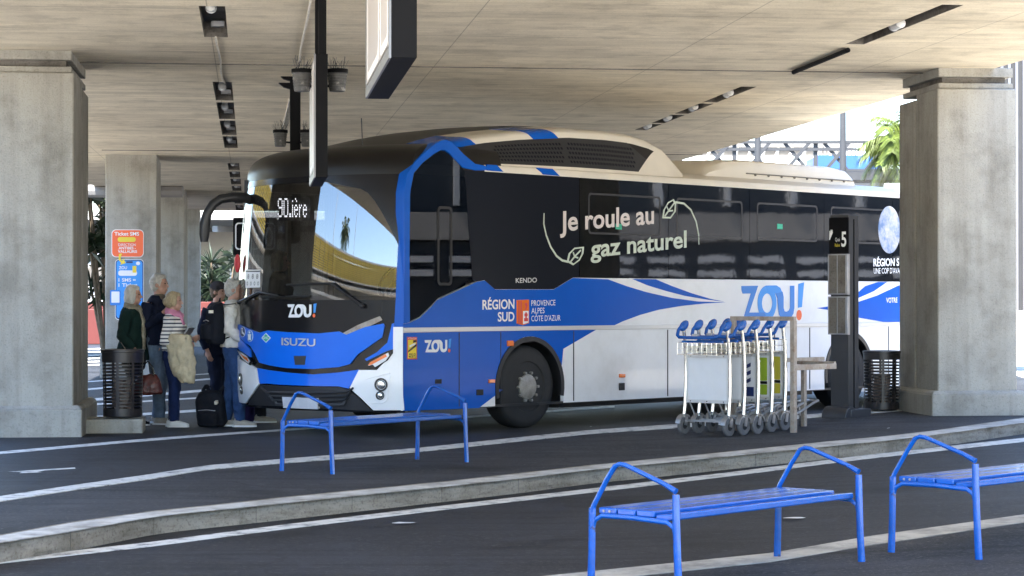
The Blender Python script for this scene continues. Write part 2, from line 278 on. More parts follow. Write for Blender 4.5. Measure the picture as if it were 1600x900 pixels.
# ------------------------------------------------------------------ mesh helpers
class MB:
    def __init__(s): s.v = []; s.f = []; s.m = []
    def add(s, vs, fs, mi=0):
        o = len(s.v); s.v += [tuple(v) for v in vs]
        for f in fs: s.f.append(tuple(o + i for i in f)); s.m.append(mi)
        return s
    def box(s, c, size, rot=None, mi=0, taper=1.0):
        x, y, z = [d / 2 for d in size]; c = Vector(c); vs = []
        for dz in (-1, 1):
            k = taper if dz > 0 else 1.0
            for dx, dy in ((-1, -1), (1, -1), (1, 1), (-1, 1)):
                p = Vector((dx * x * k, dy * y * k, dz * z)); vs.append((rot @ p if rot else p) + c)
        return s.add(vs, [(3, 2, 1, 0), (4, 5, 6, 7), (0, 1, 5, 4), (1, 2, 6, 5), (2, 3, 7, 6), (3, 0, 4, 7)], mi)
    def bar(s, p, q, wx, wz, mi=0, up=(0, 0, 1)):
        p, q = Vector(p), Vector(q); d = q - p; L = d.length; d = d / L; u = Vector(up)
        if abs(d.dot(u)) > 0.97: u = Vector((1, 0, 0))
        sd_ = d.cross(u).normalized(); up_ = sd_.cross(d)
        return s.box((p + q) / 2, (wx, L, wz), Matrix((sd_, d, up_)).transposed(), mi)
    def loft(s, rings, mi=0, cap=True, closed=True):
        n = len(rings[0]); o = len(s.v)
        for r in rings: s.v += [tuple(p) for p in r]
        for i in range(len(rings) - 1):
            for j in range(n if closed else n - 1):
                k = (j + 1) % n
                s.f.append((o + i * n + j, o + i * n + k, o + (i + 1) * n + k, o + (i + 1) * n + j)); s.m.append(mi)
        if cap:
            s.f.append(tuple(o + j for j in reversed(range(n)))); s.m.append(mi)
            s.f.append(tuple(o + (len(rings) - 1) * n + j for j in range(n))); s.m.append(mi)
        return s
    def tube(s, pts, r, n=8, mi=0, cap=True, up=None):
        pts = [Vector(p) for p in pts]; rs = r if isinstance(r, list) else [r] * len(pts)
        rings = []; prev = None
        for i, p in enumerate(pts):
            d = (pts[min(i + 1, len(pts) - 1)] - pts[max(i - 1, 0)]).normalized()
            if prev is None:
                a = Vector(up) if up else (Vector((0, 0, 1)) if abs(d.z) < 0.9 else Vector((1, 0, 0)))
            else: a = prev
            sx = d.cross(a).normalized(); sy = sx.cross(d).normalized(); prev = sy
            rr = rs[i]; ra, rb = rr if isinstance(rr, (list, tuple)) else (rr, rr)
            rings.append([p + sx * (ra * math.cos(2 * math.pi * k / n)) + sy * (rb * math.sin(2 * math.pi * k / n)) for k in range(n)])
        return s.loft(rings, mi, cap)
    def lathe(s, prof, c=(0, 0, 0), axis='Z', n=24, mi=0, cap=True):
        c = Vector(c); rings = []
        for r, z in prof:
            ring = []
            for k in range(n):
                a = 2 * math.pi * k / n; x, y = r * math.cos(a), r * math.sin(a)
                ring.append(c + (Vector((x, y, z)) if axis == 'Z' else Vector((z, x, y)) if axis == 'X' else Vector((y, z, x))))
            rings.append(ring)
        return s.loft(rings, mi, cap)
    def ell(s, c, r, nu=16, nv=10, mi=0, rot=None):
        c = Vector(c); rings = []
        for i in range(nv + 1):
            th = math.pi * (i / nv); th = min(max(th, 0.06), math.pi - 0.06)
            ring = []
            for k in range(nu):
                a = 2 * math.pi * k / nu
                p = Vector((r[0] * math.sin(th) * math.cos(a), r[1] * math.sin(th) * math.sin(a), -r[2] * math.cos(th)))
                ring.append(c + (rot @ p if rot else p))
            rings.append(ring)
        return s.loft(rings, mi)
    def poly(s, loop, fn, o0, o1, mi=0, holes=()):
        """flat outline (x, y) -> solid between offsets o0 and o1 through fn(x, y, off)"""
        loops = [list(loop)] + [list(h) for h in holes]
        flat = [p for lp in loops for p in lp]
        tris = tessellate_polygon([[Vector((p[0], p[1], 0)) for p in lp] for lp in loops])
        o = len(s.v); N = len(flat)
        s.v += [tuple(fn(p[0], p[1], o1)) for p in flat]; s.v += [tuple(fn(p[0], p[1], o0)) for p in flat]
        for t in tris: s.f.append((o + t[0], o + t[1], o + t[2])); s.m.append(mi)
        for t in tris: s.f.append((o + N + t[2], o + N + t[1], o + N + t[0])); s.m.append(mi)
        b = 0
        for lp in loops:
            n = len(lp)
            for j in range(n):
                k = (j + 1) % n; s.f.append((o + b + j, o + b + k, o + N + b + k, o + N + b + j)); s.m.append(mi)
            b += n
        return s
    def build(s, name, mats, parent=None, sharp=35, bevel=0.0, fix=True):
        me = bpy.data.meshes.new(name); me.from_pydata(s.v, [], s.f)
        ml = mats if isinstance(mats, (list, tuple)) else [mats]
        for m_ in ml: me.materials.append(M[m_] if isinstance(m_, str) else m_)
        me.polygons.foreach_set('material_index', s.m)
        if fix:
            bm = bmesh.new(); bm.from_mesh(me); bmesh.ops.recalc_face_normals(bm, faces=bm.faces); bm.to_mesh(me); bm.free()
        if sharp:
            me.polygons.foreach_set('use_smooth', [True] * len(me.polygons)); me.set_sharp_from_angle(angle=R(sharp))
        o = bpy.data.objects.new(name, me); COL.objects.link(o)
        if parent is not None: o.parent = parent
        if bevel:
            bv = o.modifiers.new('bevel', 'BEVEL'); bv.width = bevel; bv.segments = 2; bv.limit_method = 'ANGLE'; bv.angle_limit = R(40)
        return o
def split(mb, name, mats, parent, **kw):
    """build every loose piece of mb as a part of its own"""
    par = list(range(len(mb.v)))
    def find(a):
        while par[a] != a: par[a] = par[par[a]]; a = par[a]
        return a
    for f in mb.f:
        r0 = find(f[0])
        for i in f[1:]: par[find(i)] = r0
    groups = {}
    for fi, f in enumerate(mb.f): groups.setdefault(find(f[0]), []).append(fi)
    out_ = []
    for fl in groups.values():
        m2 = MB(); idx = {}
        for fi in fl:
            g_ = []
            for i in mb.f[fi]:
                if i not in idx: idx[i] = len(m2.v); m2.v.append(mb.v[i])
                g_.append(idx[i])
            m2.f.append(tuple(g_)); m2.m.append(mb.m[fi])
        out_.append(m2.build(name, mats, parent, **kw))
    return out_
def tag(o, label=None, cat=None, group=None, kind=None):
    if label: o['label'] = label
    if cat: o['category'] = cat
    if group: o['group'] = group
    if kind: o['kind'] = kind
    return o
def thing(name, label, cat, loc=(0, 0, 0), rz=0.0, group=None):
    o = bpy.data.objects.new(name, None); COL.objects.link(o); o.location = loc; o.rotation_euler = (0, 0, rz); o.empty_display_size = 0.1
    return tag(o, label, cat, group)
def copy_tree(o, parent=None):
    c = o.copy(); COL.objects.link(c)
    if parent is not None: c.parent = parent
    for ch in list(o.children): copy_tree(ch, c)
    return c
def plane_fn(o, ex, ey, n):
    o, ex, ey, n = Vector(o), Vector(ex), Vector(ey), Vector(n)
    return lambda x, y, f: o + ex * x + ey * y + n * f
_tx = {}
def text_mesh(body, bold=0.0, narrow=1.0):
    """unit-height lettering as (verts2d, faces): x from 0, cap height = 1"""
    key = (body, bold)
    if key in _tx: return _tx[key]
    cu = bpy.data.curves.new('t', 'FONT'); cu.body = body; cu.size = 1.4; cu.offset = bold; cu.resolution_u = 4
    ob = bpy.data.objects.new('t', cu); COL.objects.link(ob)
    dg = bpy.context.evaluated_depsgraph_get(); me = bpy.data.meshes.new_from_object(ob.evaluated_get(dg))
    vs = [(v.co.x, v.co.y) for v in me.vertices]; fs = [tuple(p.vertices) for p in me.polygons]
    bpy.data.objects.remove(ob); bpy.data.meshes.remove(me); bpy.data.curves.remove(cu)
    x0 = min(v[0] for v in vs); vs = [(v[0] - x0, v[1]) for v in vs]
    _tx[key] = (vs, fs); return vs, fs
def text_on(mb, body, fn, x0, y0, x1, y1, height, off, bold=0.0, mi=0, slant=0.0):
    """lettering from (x0,y0) to (x1,y1) on a surface fn(x,y,off)"""
    vs, fs = text_mesh(body, bold); wd = max(v[0] for v in vs)
    pts = [fn(x0 + (x1 - x0) * (v[0] / wd) + slant * v[1], y0 + (y1 - y0) * (v[0] / wd) + v[1] * height, off) for v in vs]
    return mb.add(pts, fs, mi)
def arc(cx, cy, rx, ry, a0, a1, n):
    return [(cx + rx * math.cos(R(a0 + (a1 - a0) * i / n)), cy + ry * math.sin(R(a0 + (a1 - a0) * i / n))) for i in range(n + 1)]
def rrect(x0, y0, x1, y1, r, n=5):
    return arc(x1 - r, y1 - r, r, r, 0, 90, n) + arc(x0 + r, y1 - r, r, r, 90, 180, n) + arc(x0 + r, y0 + r, r, r, 180, 270, n) + arc(x1 - r, y0 + r, r, r, 270, 360, n)
def stroke(pts, wds):
    """outline of a polyline of varying width"""
    L_, R_ = [], []
    for i, p in enumerate(pts):
        a = pts[max(i - 1, 0)]; b = pts[min(i + 1, len(pts) - 1)]; dx, dy = b[0] - a[0], b[1] - a[1]; d = math.hypot(dx, dy) or 1
        w_ = (wds[i] if isinstance(wds, (list, tuple)) else wds) / 2
        L_.append((p[0] - dy / d * w_, p[1] + dx / d * w_)); R_.append((p[0] + dy / d * w_, p[1] - dx / d * w_))
    return L_ + R_[::-1]

# ================================================================== THE SETTING
def strip(name, far, near, zf, mat_, n=90, rows=8, thick=0.25, x0=-260, x1=1860):
    """sheet between two polylines traced in the photograph, following the ground height zf"""
    def interp(pl, x):
        if x <= pl[0][0]: a, b = pl[0], pl[1]
        elif x >= pl[-1][0]: a, b = pl[-2], pl[-1]
        else:
            for a, b in zip(pl, pl[1:]):
                if a[0] <= x <= b[0]: break
        t = (x - a[0]) / (b[0] - a[0]); return a[1] + (b[1] - a[1]) * t
    mb = MB(); g = []
    for i in range(n + 1):
        px = x0 + (x1 - x0) * i / n
        A = isl(px, interp(far, px), zf); B = isl(px, interp(near, px), zf); row = []
        for j in range(rows + 1):
            p = A.lerp(B, j / rows); row.append(Vector((p.x, p.y, ramp(p.x) + zf)))
        g.append(row)
    rings = []
    for row in g: rings.append(row + [row[-1] - Vector((0, 0, thick)), row[0] - Vector((0, 0, thick))])
    mb.loft(rings); return mb.build(name, mat_, sharp=30)
KB_BACK = [(0, 837), (110, 817), (233, 800), (333, 790), (440, 778), (700, 752.5), (812, 740), (925, 727), (1037, 716), (1150, 704.7), (1291, 690), (1383, 681.6), (1459, 673), (1530, 663), (1600, 653)]
KB_FRONT = [(0, 849), (110, 832), (233, 809), (283, 802.5), (380, 793), (440, 787), (700, 760), (812, 748), (925, 734), (1037, 723.5), (1150, 712), (1291, 698), (1383, 689), (1459, 680), (1530, 670.5), (1600, 661)]
LN1_T = [(0, 775), (110, 758.5), (233, 741), (323, 727), (440, 717), (540, 709), (655, 699.5), (812, 683), (925, 671.5), (1060, 662.5), (1290, 645.5)]
LN1_B = [(0, 783), (110, 766), (233, 748.5), (323, 733.5), (440, 723.5), (540, 716), (655, 705.5), (812, 689), (925, 677), (1060, 668), (1290, 650.5)]
LN2_T = [(0, 705.5), (220, 686), (333, 677.5), (440, 670.5), (885, 639)]
LN2_B = [(0, 709.5), (220, 690), (333, 681), (440, 673.5), (885, 642)]
LN3_T = [(0, 873), (233, 847), (440, 820), (700, 789), (947, 760.5), (1150, 736.5), (1347, 711.5), (1600, 684)]
LN3_B = [(0, 880), (233, 854), (440, 827), (700, 795.5), (947, 766.5), (1150, 742.5), (1347, 717.5), (1600, 690)]
LN4_T = [(930, 892), (1206, 864), (1364, 837), (1600, 804)]
LN4_B = [(930, 906), (1206, 877), (1364, 850.5), (1600, 815.5)]
NEAR_DROP = -0.12
g = MB().box((0, 900, -0.95), (5000, 5000, 1.0)).build('ground', 'ground', sharp=0); tag(g, kind='structure')
o = strip('platform_island', LN1_B, KB_BACK, 0.0, 'asphalt_island', thick=0.4); tag(o, kind='structure')
# kerb: long stones with joints, rounded nose
def interp(pl, x):
    for a, b in zip(pl, pl[1:]):
        if a[0] <= x <= b[0] or b is pl[-1] or (x < a[0] and a is pl[0]): 
            return a[1] + (b[1] - a[1]) * (x - a[0]) / (b[0] - a[0])
def catmull(pl, x):
    xs = [p[0] for p in pl]
    i = max(0, min(len(pl) - 2, next((k - 1 for k, v in enumerate(xs) if v > x), len(pl) - 2)))
    p0 = pl[max(i - 1, 0)]; p1 = pl[i]; p2 = pl[i + 1]; p3 = pl[min(i + 2, len(pl) - 1)]
    return p1[1] + (p2[1] - p1[1]) * (x - p1[0]) / (p2[0] - p1[0])
xs = [-240 + 10 * i for i in range(210)]
fr = [isl(x, catmull(KB_FRONT, x)) for x in xs]; bk = [isl(x, catmull(KB_BACK, x)) for x in xs]
dist = 0; mb = MB(); ring_run = []; gap = 0
def kerb_ring(f, b):
    d = (f - b); d.z = 0; L = max(d.length, 0.1); d.normalize(); d = Vector((d.x, d.y, 0))
    z = f.z; bb = b - d * 0.002
    P = lambda q, dz: Vector((q.x, q.y, z + dz))
    return [P(bb, -0.4), P(bb, 0.006), P(f - d * 0.03, 0.006), P(f - d * 0.006, -0.002), P(f + d * 0.004, -0.022), P(f + d * 0.018, -0.22), P(f + d * 0.018, -0.4)]
run = [kerb_ring(fr[0], bk[0])]; acc = 0
for i in range(1, len(xs)):
    acc += (fr[i] - fr[i - 1]).length
    run.append(kerb_ring(fr[i], bk[i]))
    if acc > 1.0 and len(run) > 2:
        mb.loft(run); acc = 0
        e = (fr[i] - fr[i - 1]).normalized() * 0.0035
        run = [[p + e for p in run[-1]]]
if len(run) > 1: mb.loft(run)
o = mb.build('island_kerb', 'kerb', sharp=30); tag(o, kind='structure')
_kf = [(x, catmull(KB_BACK, x) + (catmull(KB_FRONT, x) - catmull(KB_BACK, x)) * .86) for x in range(-260, 1870, 30)]
o = strip('kerb_top_strip', KB_BACK, _kf, 0.0105, 'kerb_pale', rows=2, thick=0.006, n=140); tag(o, kind='structure')  # paler strip along the top of the kerb stones
o = strip('near_lane', KB_FRONT, LN4_T, NEAR_DROP, 'asphalt', rows=10, thick=0.2); tag(o, kind='structure')
o = strip('near_platform', LN4_B, [(0, 1150), (1600, 1150)], NEAR_DROP, 'asphalt_island', rows=10, thick=0.2, n=60); tag(o, kind='structure')
o = strip('platform_edge_strip', [(x, y - 0.3) for x, y in LN4_T], [(x, y + 0.3) for x, y in LN4_B], NEAR_DROP + 0.004, 'line_old', rows=2, thick=0.05); tag(o, kind='structure')
o = strip('near_lane_line', LN3_T, LN3_B, NEAR_DROP + 0.004, 'line', rows=1, thick=0.003); tag(o, kind='structure')
o = strip('island_edge_line', LN1_T, LN1_B, 0.006, 'line', rows=1, thick=0.02); tag(o, kind='structure')
# bus lane and everything beyond it: level sheet
pl = [on_z(x, catmull(LN1_B, x), 0) for x in range(-200, 1300, 20)]
pts = [(-10, 14), (-14, 34), (-70, 60)][::-1][0:0] + [(-12, 12.5)] + [(p.x, p.y) for p in pl] + [(9, 34.5), (9.6, 40), (24, 150), (-70, 150), (-70, 48), (-12, 44)]
fn = plane_fn((0, 0, 0), (1, 0, 0), (0, 1, 0), (0, 0, 1))
o = MB().poly(pts, fn, -0.3, 0).build('bus_lane', 'asphalt', sharp=0); tag(o, kind='structure')
def zstrip(name, T, B, mat_, x0, x1, z=0.004, n=30):
    mb = MB(); rings = []
    for i in range(n + 1):
        x = x0 + (x1 - x0) * i / n; rings.append([on_z(x, catmull(T, x), z), on_z(x, catmull(B, x), z)])
    mb.loft(rings, cap=False, closed=False); o = mb.build(name, mat_, sharp=0, fix=False); tag(o, kind='structure'); return o
zstrip('bus_lane_line', LN2_T, LN2_B, 'line', -60, 960)
for k, (T, B, a, b) in enumerate([([(90, 611), (420, 583)], [(90, 613.5), (420, 585.5)], 90, 420), ([(90, 627), (420, 600)], [(90, 631), (420, 603.5)], 90, 420),
        ([(90, 634), (420, 614)], [(90, 636.5), (420, 616)], 90, 420), ([(120, 652), (440, 631)], [(120, 656), (440, 634.5)], 120, 440), ([(130, 596), (330, 583)], [(130, 597.5), (330, 584.5)], 130, 330)]):
    zstrip('lane_marking', T, B, 'line', a, b)
mb = MB()
for k in range(6):      # zebra crossing far behind, left
    y = 545 + k * 5; mb.add([on_z(118, y, .004), on_z(168, y - 1.5, .004), on_z(168, y + 0.1, .004), on_z(118, y + 1.6, .004)], [(0, 1, 2, 3)])
o = mb.build('zebra_crossing', 'line', sharp=0); tag(o, kind='structure')
ar = [(12, 737), (117, 730.3), (118, 732.3), (70, 735), (58, 737.5), (66, 738), (30, 739.3), (34, 737.4)]
mb = MB(); mb.add([on_z(x, y, .004) for x, y in ar], [tuple(range(len(ar)))]); o = mb.build('painted_arrow', 'line', sharp=0, fix=False); tag(o, kind='structure')
# bright pavement outside, to the right
c = [grid(14, 9.6), grid(36, 9.6), grid(120, 12), grid(120, 60), grid(14, 60)]
o = MB().poly([(p.x, p.y) for p in c], fn, -0.3, -0.008).build('side_pavement', 'ground', sharp=0); tag(o, kind='structure')

# ------------------------------------------------------------------ overpass
A0, A1, B0, B1 = 9.3, 76.0, -4.0, 8.77
holes = []      # (a0, a1, b0, b1)
def hole(yb, yt, b0, b1, xref):
    a_hi = ceil_ab(xref, yb)[0]; a_lo = ceil_ab(xref, yt)[0]; holes.append((a_lo, a_hi, b0, b1)); return holes[-1]
left_b = (ceil_ab(312, 40)[1], ceil_ab(355, 57)[1])
LB0 = ceil_ab(319, 57)[1]; LB1 = ceil_ab(356, 57)[1]
L_H = [(20.6, ceil_ab(338, 58)[0], LB0, LB1)]; holes.append(L_H[0])
for yt, yb in [(128, 157), (160, 186), (188.5, 211), (213, 231), (255, 265.5), (268, 277), (279.5, 288), (290.5, 298), (309, 318), (320.5, 329)]:
    L_H.append(hole(yb, yt, LB0, LB1, 355))
RB0 = ceil_ab(1318, 70)[1]; RB1 = ceil_ab(1348, 70)[1]
R_H = []
for yt, yb in [(6, 70), (138, 163), (165, 181), (183, 196), (197.5, 207)]:
    a_lo = ceil_ab(1400, yt)[0]; a_hi = ceil_ab(1400, yb)[0]; R_H.append((a_lo, a_hi, RB0, RB1)); holes.append(R_H[-1])
def gp(a, b, z=0): return Vector((b, a, ceil_z(a) + z))     # overpass local coordinates
mb = MB()
av = sorted({A0, A1} | {h[0] for h in holes} | {h[1] for h in holes}); bv = sorted({B0, B1} | {h[2] for h in holes} | {h[3] for h in holes})
for a0, a1 in zip(av, av[1:]):
    for b0, b1 in zip(bv, bv[1:]):
        if any(h[0] <= (a0 + a1) / 2 <= h[1] and h[2] <= (b0 + b1) / 2 <= h[3] for h in holes): continue
        mb.add([gp(a0, b0), gp(a1, b0), gp(a1, b1), gp(a0, b1)], [(0, 1, 2, 3)])
T = 1.1
top = [gp(A0, B0, T), gp(A1, B0, T), gp(A1, B1, T), gp(A0, B1, T)]; bot = [gp(A0, B0), gp(A1, B0), gp(A1, B1), gp(A0, B1)]
mb.add(bot + top, [(4, 5, 6, 7), (0, 1, 5, 4), (1, 2, 6, 5), (2, 3, 7, 6), (3, 0, 4, 7)])
deck = mb.build('overpass_deck', 'soffit', sharp=0, fix=False); deck.rotation_euler = (0, 0, GA)
tag(deck, 'wide concrete overpass slab with board marks roofing the bus station', 'overpass')
mb = MB()
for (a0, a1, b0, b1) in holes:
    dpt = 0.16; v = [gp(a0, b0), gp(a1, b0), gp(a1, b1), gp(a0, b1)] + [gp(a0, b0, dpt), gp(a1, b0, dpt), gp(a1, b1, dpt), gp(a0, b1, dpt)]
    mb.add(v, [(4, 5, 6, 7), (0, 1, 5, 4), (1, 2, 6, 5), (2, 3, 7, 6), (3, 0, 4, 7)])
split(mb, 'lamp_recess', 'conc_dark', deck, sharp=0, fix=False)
# transverse beam line / construction joint seen as a dark groove (slab cut): shallow lip
aj = ceil_ab(1000, 108)[0]
mb = MB(); mb.box((3, aj, ceil_z(aj) - 0.004), (11.6, 0.035, 0.012)); mb.build('expansion_joint', 'conc_dark', deck, sharp=0)
mb = MB(); mb.box((3, aj + 16.6, ceil_z(aj + 16.6) - 0.004), (11.6, 0.05, 0.012)); mb.build('expansion_joint', 'conc_dark', deck, sharp=0)

def pillar(label, a0, b0, b1, depth, zb, split=0.5, plinth=0.3, group='concrete overpass pillars', capped=True):
    zc = ceil_z(a0 + depth / 2); t = thing('pillar', label, 'pillar', grid(a0, (b0 + b1) / 2, 0), GA, group)
    w_ = (b1 - b0); h = zc - (0.25 if capped else -0.02)
    mb = MB(); d1 = depth * split - 0.012
    mb.box((0, d1 / 2, (zb + h) / 2), (w_, d1, h - zb)); mb.box((0, d1 + 0.0125 + 0.02, (zb + h - 0.1) / 2), (w_ - 0.05, 0.06, h - zb - 0.1)); d2 = depth - d1 - 0.065
    mb.box((0, depth - d2 / 2, (zb + h - 0.06) / 2), (w_, d2, h - zb - 0.06))
    mb.build('shaft', 'pillar', t, sharp=20, bevel=0.018)
    MB().box((0, depth / 2, zb + plinth / 2 - 0.1), (w_ + 0.2, depth + 0.2, plinth + 0.2), taper=1).box((0, depth / 2, zb + plinth + 0.02), (w_ + 0.2, depth + 0.2, 0.04), taper=0.93).build('plinth', 'pillar', t, sharp=20, bevel=0.015)
    if not capped: return t
    MB().box((0, depth / 2, h + 0.035), (w_ - 0.06, depth - 0.1, 0.066)).build('cap', 'pillar', t, sharp=20, bevel=0.008)
    MB().box((0.0, depth / 2, h + 0.105), (w_ - 0.2, depth - 0.26, 0.07)).build('bearing_pad', 'conc_dark', t, sharp=20)
    MB().box((0, depth / 2, zc - 0.053), (w_ - 0.06, depth - 0.1, 0.11)).build('bearing_block', 'pillar', t, sharp=20, bevel=0.008)
    return t
pL = at(115, 400, 24.26); aL, bL = pL.dot(GD), pL.dot(GE)
pillar('streaked concrete pillar beside the litter bin on its low plinth, at left edge', aL, bL - 0.95, bL, 2.2, 0.0, 0.55)
pR = at(1465, 400, 26.05); aR, bR = pR.dot(GD), pR.dot(GE)
pillar('clean concrete pillar standing on the platform behind the right-hand trolleys', aR, bR, bR + 0.97, 1.55, 0.14, 0.55, 0.25)
p2 = at(245, 400, 43.5); pillar('concrete pillar carrying the orange and blue ticket poster', p2.dot(GD), p2.dot(GE) - 1.0, p2.dot(GE), 1.9, 0.0, 0.55, 0.45, capped=False)
p3 = at(288, 400, 59.0); pillar('pale concrete pillar standing just behind the poster pillar', p3.dot(GD), p3.dot(GE) - 1.0, p3.dot(GE), 3.2, 0.0, 0.7, 0.4, capped=False)
p4 = at(312, 400, 74.0); pillar('farthest shaded concrete pillar beside the dark spiky plant', p4.dot(GD), p4.dot(GE) - 1.0, p4.dot(GE), 1.6, 0.0, 0.55, 0.4, capped=False)

# ------------------------------------------------------------------ places outside the overpass
def building(name, label, cat, loc, rz=0): return thing(name, label, cat, loc, rz)
# red low wall far behind
t = thing('red_wall', 'low red painted concrete wall far behind the waiting people', 'wall', (0, 0, 0))
mb = MB()
for (x0, x1) in [(95, 164), (270, 300), (300, 333), (333, 372)]:
    p, q = at(x0, 481, 78), at(x1, 481, 78); mb.box(((p.x + q.x) / 2, 78.2, 0.62), ((q.x - p.x) - 0.03, 0.4, 1.24))
split(mb, 'wall_block', 'redwall', t, bevel=0.02)
mb = MB(); p, q = at(95, 470, 79), at(380, 470, 79); mb.box(((p.x + q.x) / 2, 79.2, 0.75), (q.x - p.x, 0.3, 1.5)); mb.build('rear_wall', 'redwall', t, bevel=0.02)
t = thing('kiosk', 'white display kiosk with curved picture window behind the red wall', 'kiosk', at(148, 473, 84)); t.location.z = 0
MB().box((0, 0, 1.0), (1.1, 0.6, 2.0)).build('cabinet', 'white', t, bevel=0.03); MB().box((0, 0, 3.3), (1.1, 0.7, 0.35)).build('roof', 'white', t, bevel=0.05)
MB().box((0, 0.02, 2.55), (1.0, 0.5, 1.1)).build('picture_window', 'facade_pale', t); MB().lathe([(0.42, -0.02), (0.42, 0.02)], (0.1, -0.26, 2.5), 'Y').build('picture', 'conc_dark', t)
# pale building and roof beyond the far end
t = thing('terminal_building', 'bright pale building with flat roof beyond the far end of the overpass', 'building', (-14, 118, 0))
MB().box((0, 4, 3.0), (30, 8, 6.0)).build('wall', 'facade_pale', t); MB().box((2, -6, 5.6), (40, 14, 0.35)).build('roof', 'facade_pale', t)
mb = MB()
for k in range(12): mb.box((-14 + k * 2.6, -0.1, 2.2), (0.12, 0.2, 4.4))
split(mb, 'window_post', 'steel', t)
mb = MB()
for k in range(9): mb.bar((-13 + k * 3.2, -12.5, 5.0), (-11.4 + k * 3.2, -0.2, 5.4), 0.25, 0.3)
split(mb, 'roof_beam', 'facade_grey', t)
# beam and canopy left
t = thing('canopy', 'grey canopy beam with pale roof panel left behind the pillars', 'canopy', (-13.5, 60, 0))
MB().box((0, 0, 4.75), (9, 6, 0.14)).build('roof_panel', 'facade_pale', t); MB().tube([(-5, -3, 4.35), (5, -3, 4.35)], 0.17, 10).build('beam', 'facade_grey', t)
mb = MB()
for k in range(3): mb.tube([(-4 + k * 2.2, 2.6, 0), (-4 + k * 2.2, 2.6, 4.7)], 0.09, 8)
split(mb, 'post', 'facade_grey', t)
# right: dark facade reflected in the coach's windows, with fins
t = thing('dark_facade_building', 'long dark glazed building with pale vertical fins opposite the coach side', 'building', (23, 30, 0))
MB().box((4, 0, 5.5), (8, 90, 11)).build('wall', 'facade_dark', t)
mb = MB()
for k in range(60): mb.box((-0.2, -44 + k * 1.5, 7.3), (0.4, 0.12, 7.4))
split(mb, 'rib', 'grey_slat', t)
MB().box((-0.15, 0, 3.15), (0.3, 90, 0.6)).build('concrete_band', 'facade_grey', t)
mb = MB()
for k in range(42):
    for z in (2.12, 2.42): mb.box((-0.5, -22 + k * 1.1, z), (0.1, 0.75, 0.14))
split(mb, 'panel_rail', 'grey_slat', t)
t = thing('clad_wall', 'grey vertically ribbed cladding wall behind the right-hand pillar', 'wall', at(1640, 473, 47)); t.location.z = 0
MB().box((0, 0.2, 4.7), (4.0, 0.3, 6.8)).build('sheet', 'truss', t)
mb = MB()
for k in range(26): mb.box((-1.95 + k * 0.156, 0.0, 4.7), (0.06, 0.1, 6.8))
split(mb, 'rib', 'signgrey', t)
t = thing('railing', 'white metal railing on the bright pavement right of the big pillar', 'railing', at(1640, 473, 42)); t.location.z = 0
mb = MB()
for z in (0.5, 0.75, 1.0, 1.25): mb.tube([(-2, 0, z), (2, 0, z)], 0.025, 6)
split(mb, 'rail', 'white', t); mb = MB()
for k in range(5): mb.tube([(-1.9 + k * 0.95, 0, 0), (-1.9 + k * 0.95, 0, 1.27)], 0.03, 6)
split(mb, 'post', 'white', t)
# footbridge with crossed lattice parapet
Yb = 78.0; P0b = at(1040, 222, Yb); P1b = at(1480, 222, Yb); zt = P0b.z; zb = at(1040, 268, Yb).z
t = thing('footbridge', 'steel footbridge with crossed lattice railing above the coach roof', 'footbridge', (0, Yb, 0))
MB().box(((P0b.x + P1b.x) / 2, 1.0, zb - 0.16), (P1b.x - P0b.x, 2.2, 0.28)).build('deck', 'truss', t)
mb = MB(); mb.bar((P0b.x, 0, zt), (P1b.x, 0, zt), 0.12, 0.1); mb.bar((P0b.x, 0, zt - 0.26), (P1b.x, 0, zt - 0.26), 0.08, 0.1); mb.bar((P0b.x, 0, zb + 0.04), (P1b.x, 0, zb + 0.04), 0.12, 0.1); split(mb, 'chord', 'truss', t)
mb = MB(); sp = 62 * Yb / FPX; x = P0b.x; k = 0
while x < P1b.x:
    mb.bar((x, -0.03, zb), (x + sp * 0.62, -0.03, zt - 0.03), 0.05, 0.12); mb.bar((x + sp * 0.62, 0.03, zb), (x, 0.03, zt - 0.03), 0.05, 0.12); x += sp
split(mb, 'lattice', 'truss', t); mb = MB()
for px in (1148, 1275, 1400): p = at(px, 222, Yb); mb.box((p.x, 0.1, (zt + zb) / 2), (0.14, 0.14, zt - zb))
split(mb, 'post', 'truss', t)
mb = MB()
for px in (1020, 1250, 1470): p = at(px, 222, Yb); mb.box((p.x, 1.0, zb / 2 - 0.15), (0.5, 0.8, zb - 0.3))
split(mb, 'pier', 'truss', t)
for px, yt, lab in [(1184, 212, 'short pale lamp post left of the footbridge middle'), (1317, 150, 'tall pale grey lamp post standing before the footbridge')]:
    p = at(px, yt, 72.0); tl = thing('lamp_post', lab, 'lamp post', (p.x, 72.0, 0)); h = p.z + 3
    MB().tube([(0, 0, 0), (0, 0, h)], [0.13, 0.09], 12).build('pole', 'truss', tl); MB().box((0.35, 0, h), (0.9, 0.2, 0.1)).build('lamp_head', 'truss', tl)
t = thing('stadium_building', 'pale building with slanted ribbed roof far beyond the footbridge', 'building', (at(1170, 236, 150).x, 150, 0))
h = at(1170, 232, 150).z; MB().box((0, 0, h / 2 - 1), (12, 8, h - 2)).build('wall', 'facade_pale', t)
mb = MB()
for k in range(14): mb.bar((-6.5 + k * 0.9, -4.3, h - 2.6), (-5.6 + k * 0.9, -4.3, h), 0.1, 0.16)
split(mb, 'roof_rib', 'facade_pale', t); MB().box((0, 0, h - 0.1), (13, 9, 0.25)).build('roof', 'facade_grey', t)
t = thing('blue_building', 'low building clad in bright blue right behind the footbridge', 'building', (at(1320, 247, 130).x, 130, 0))
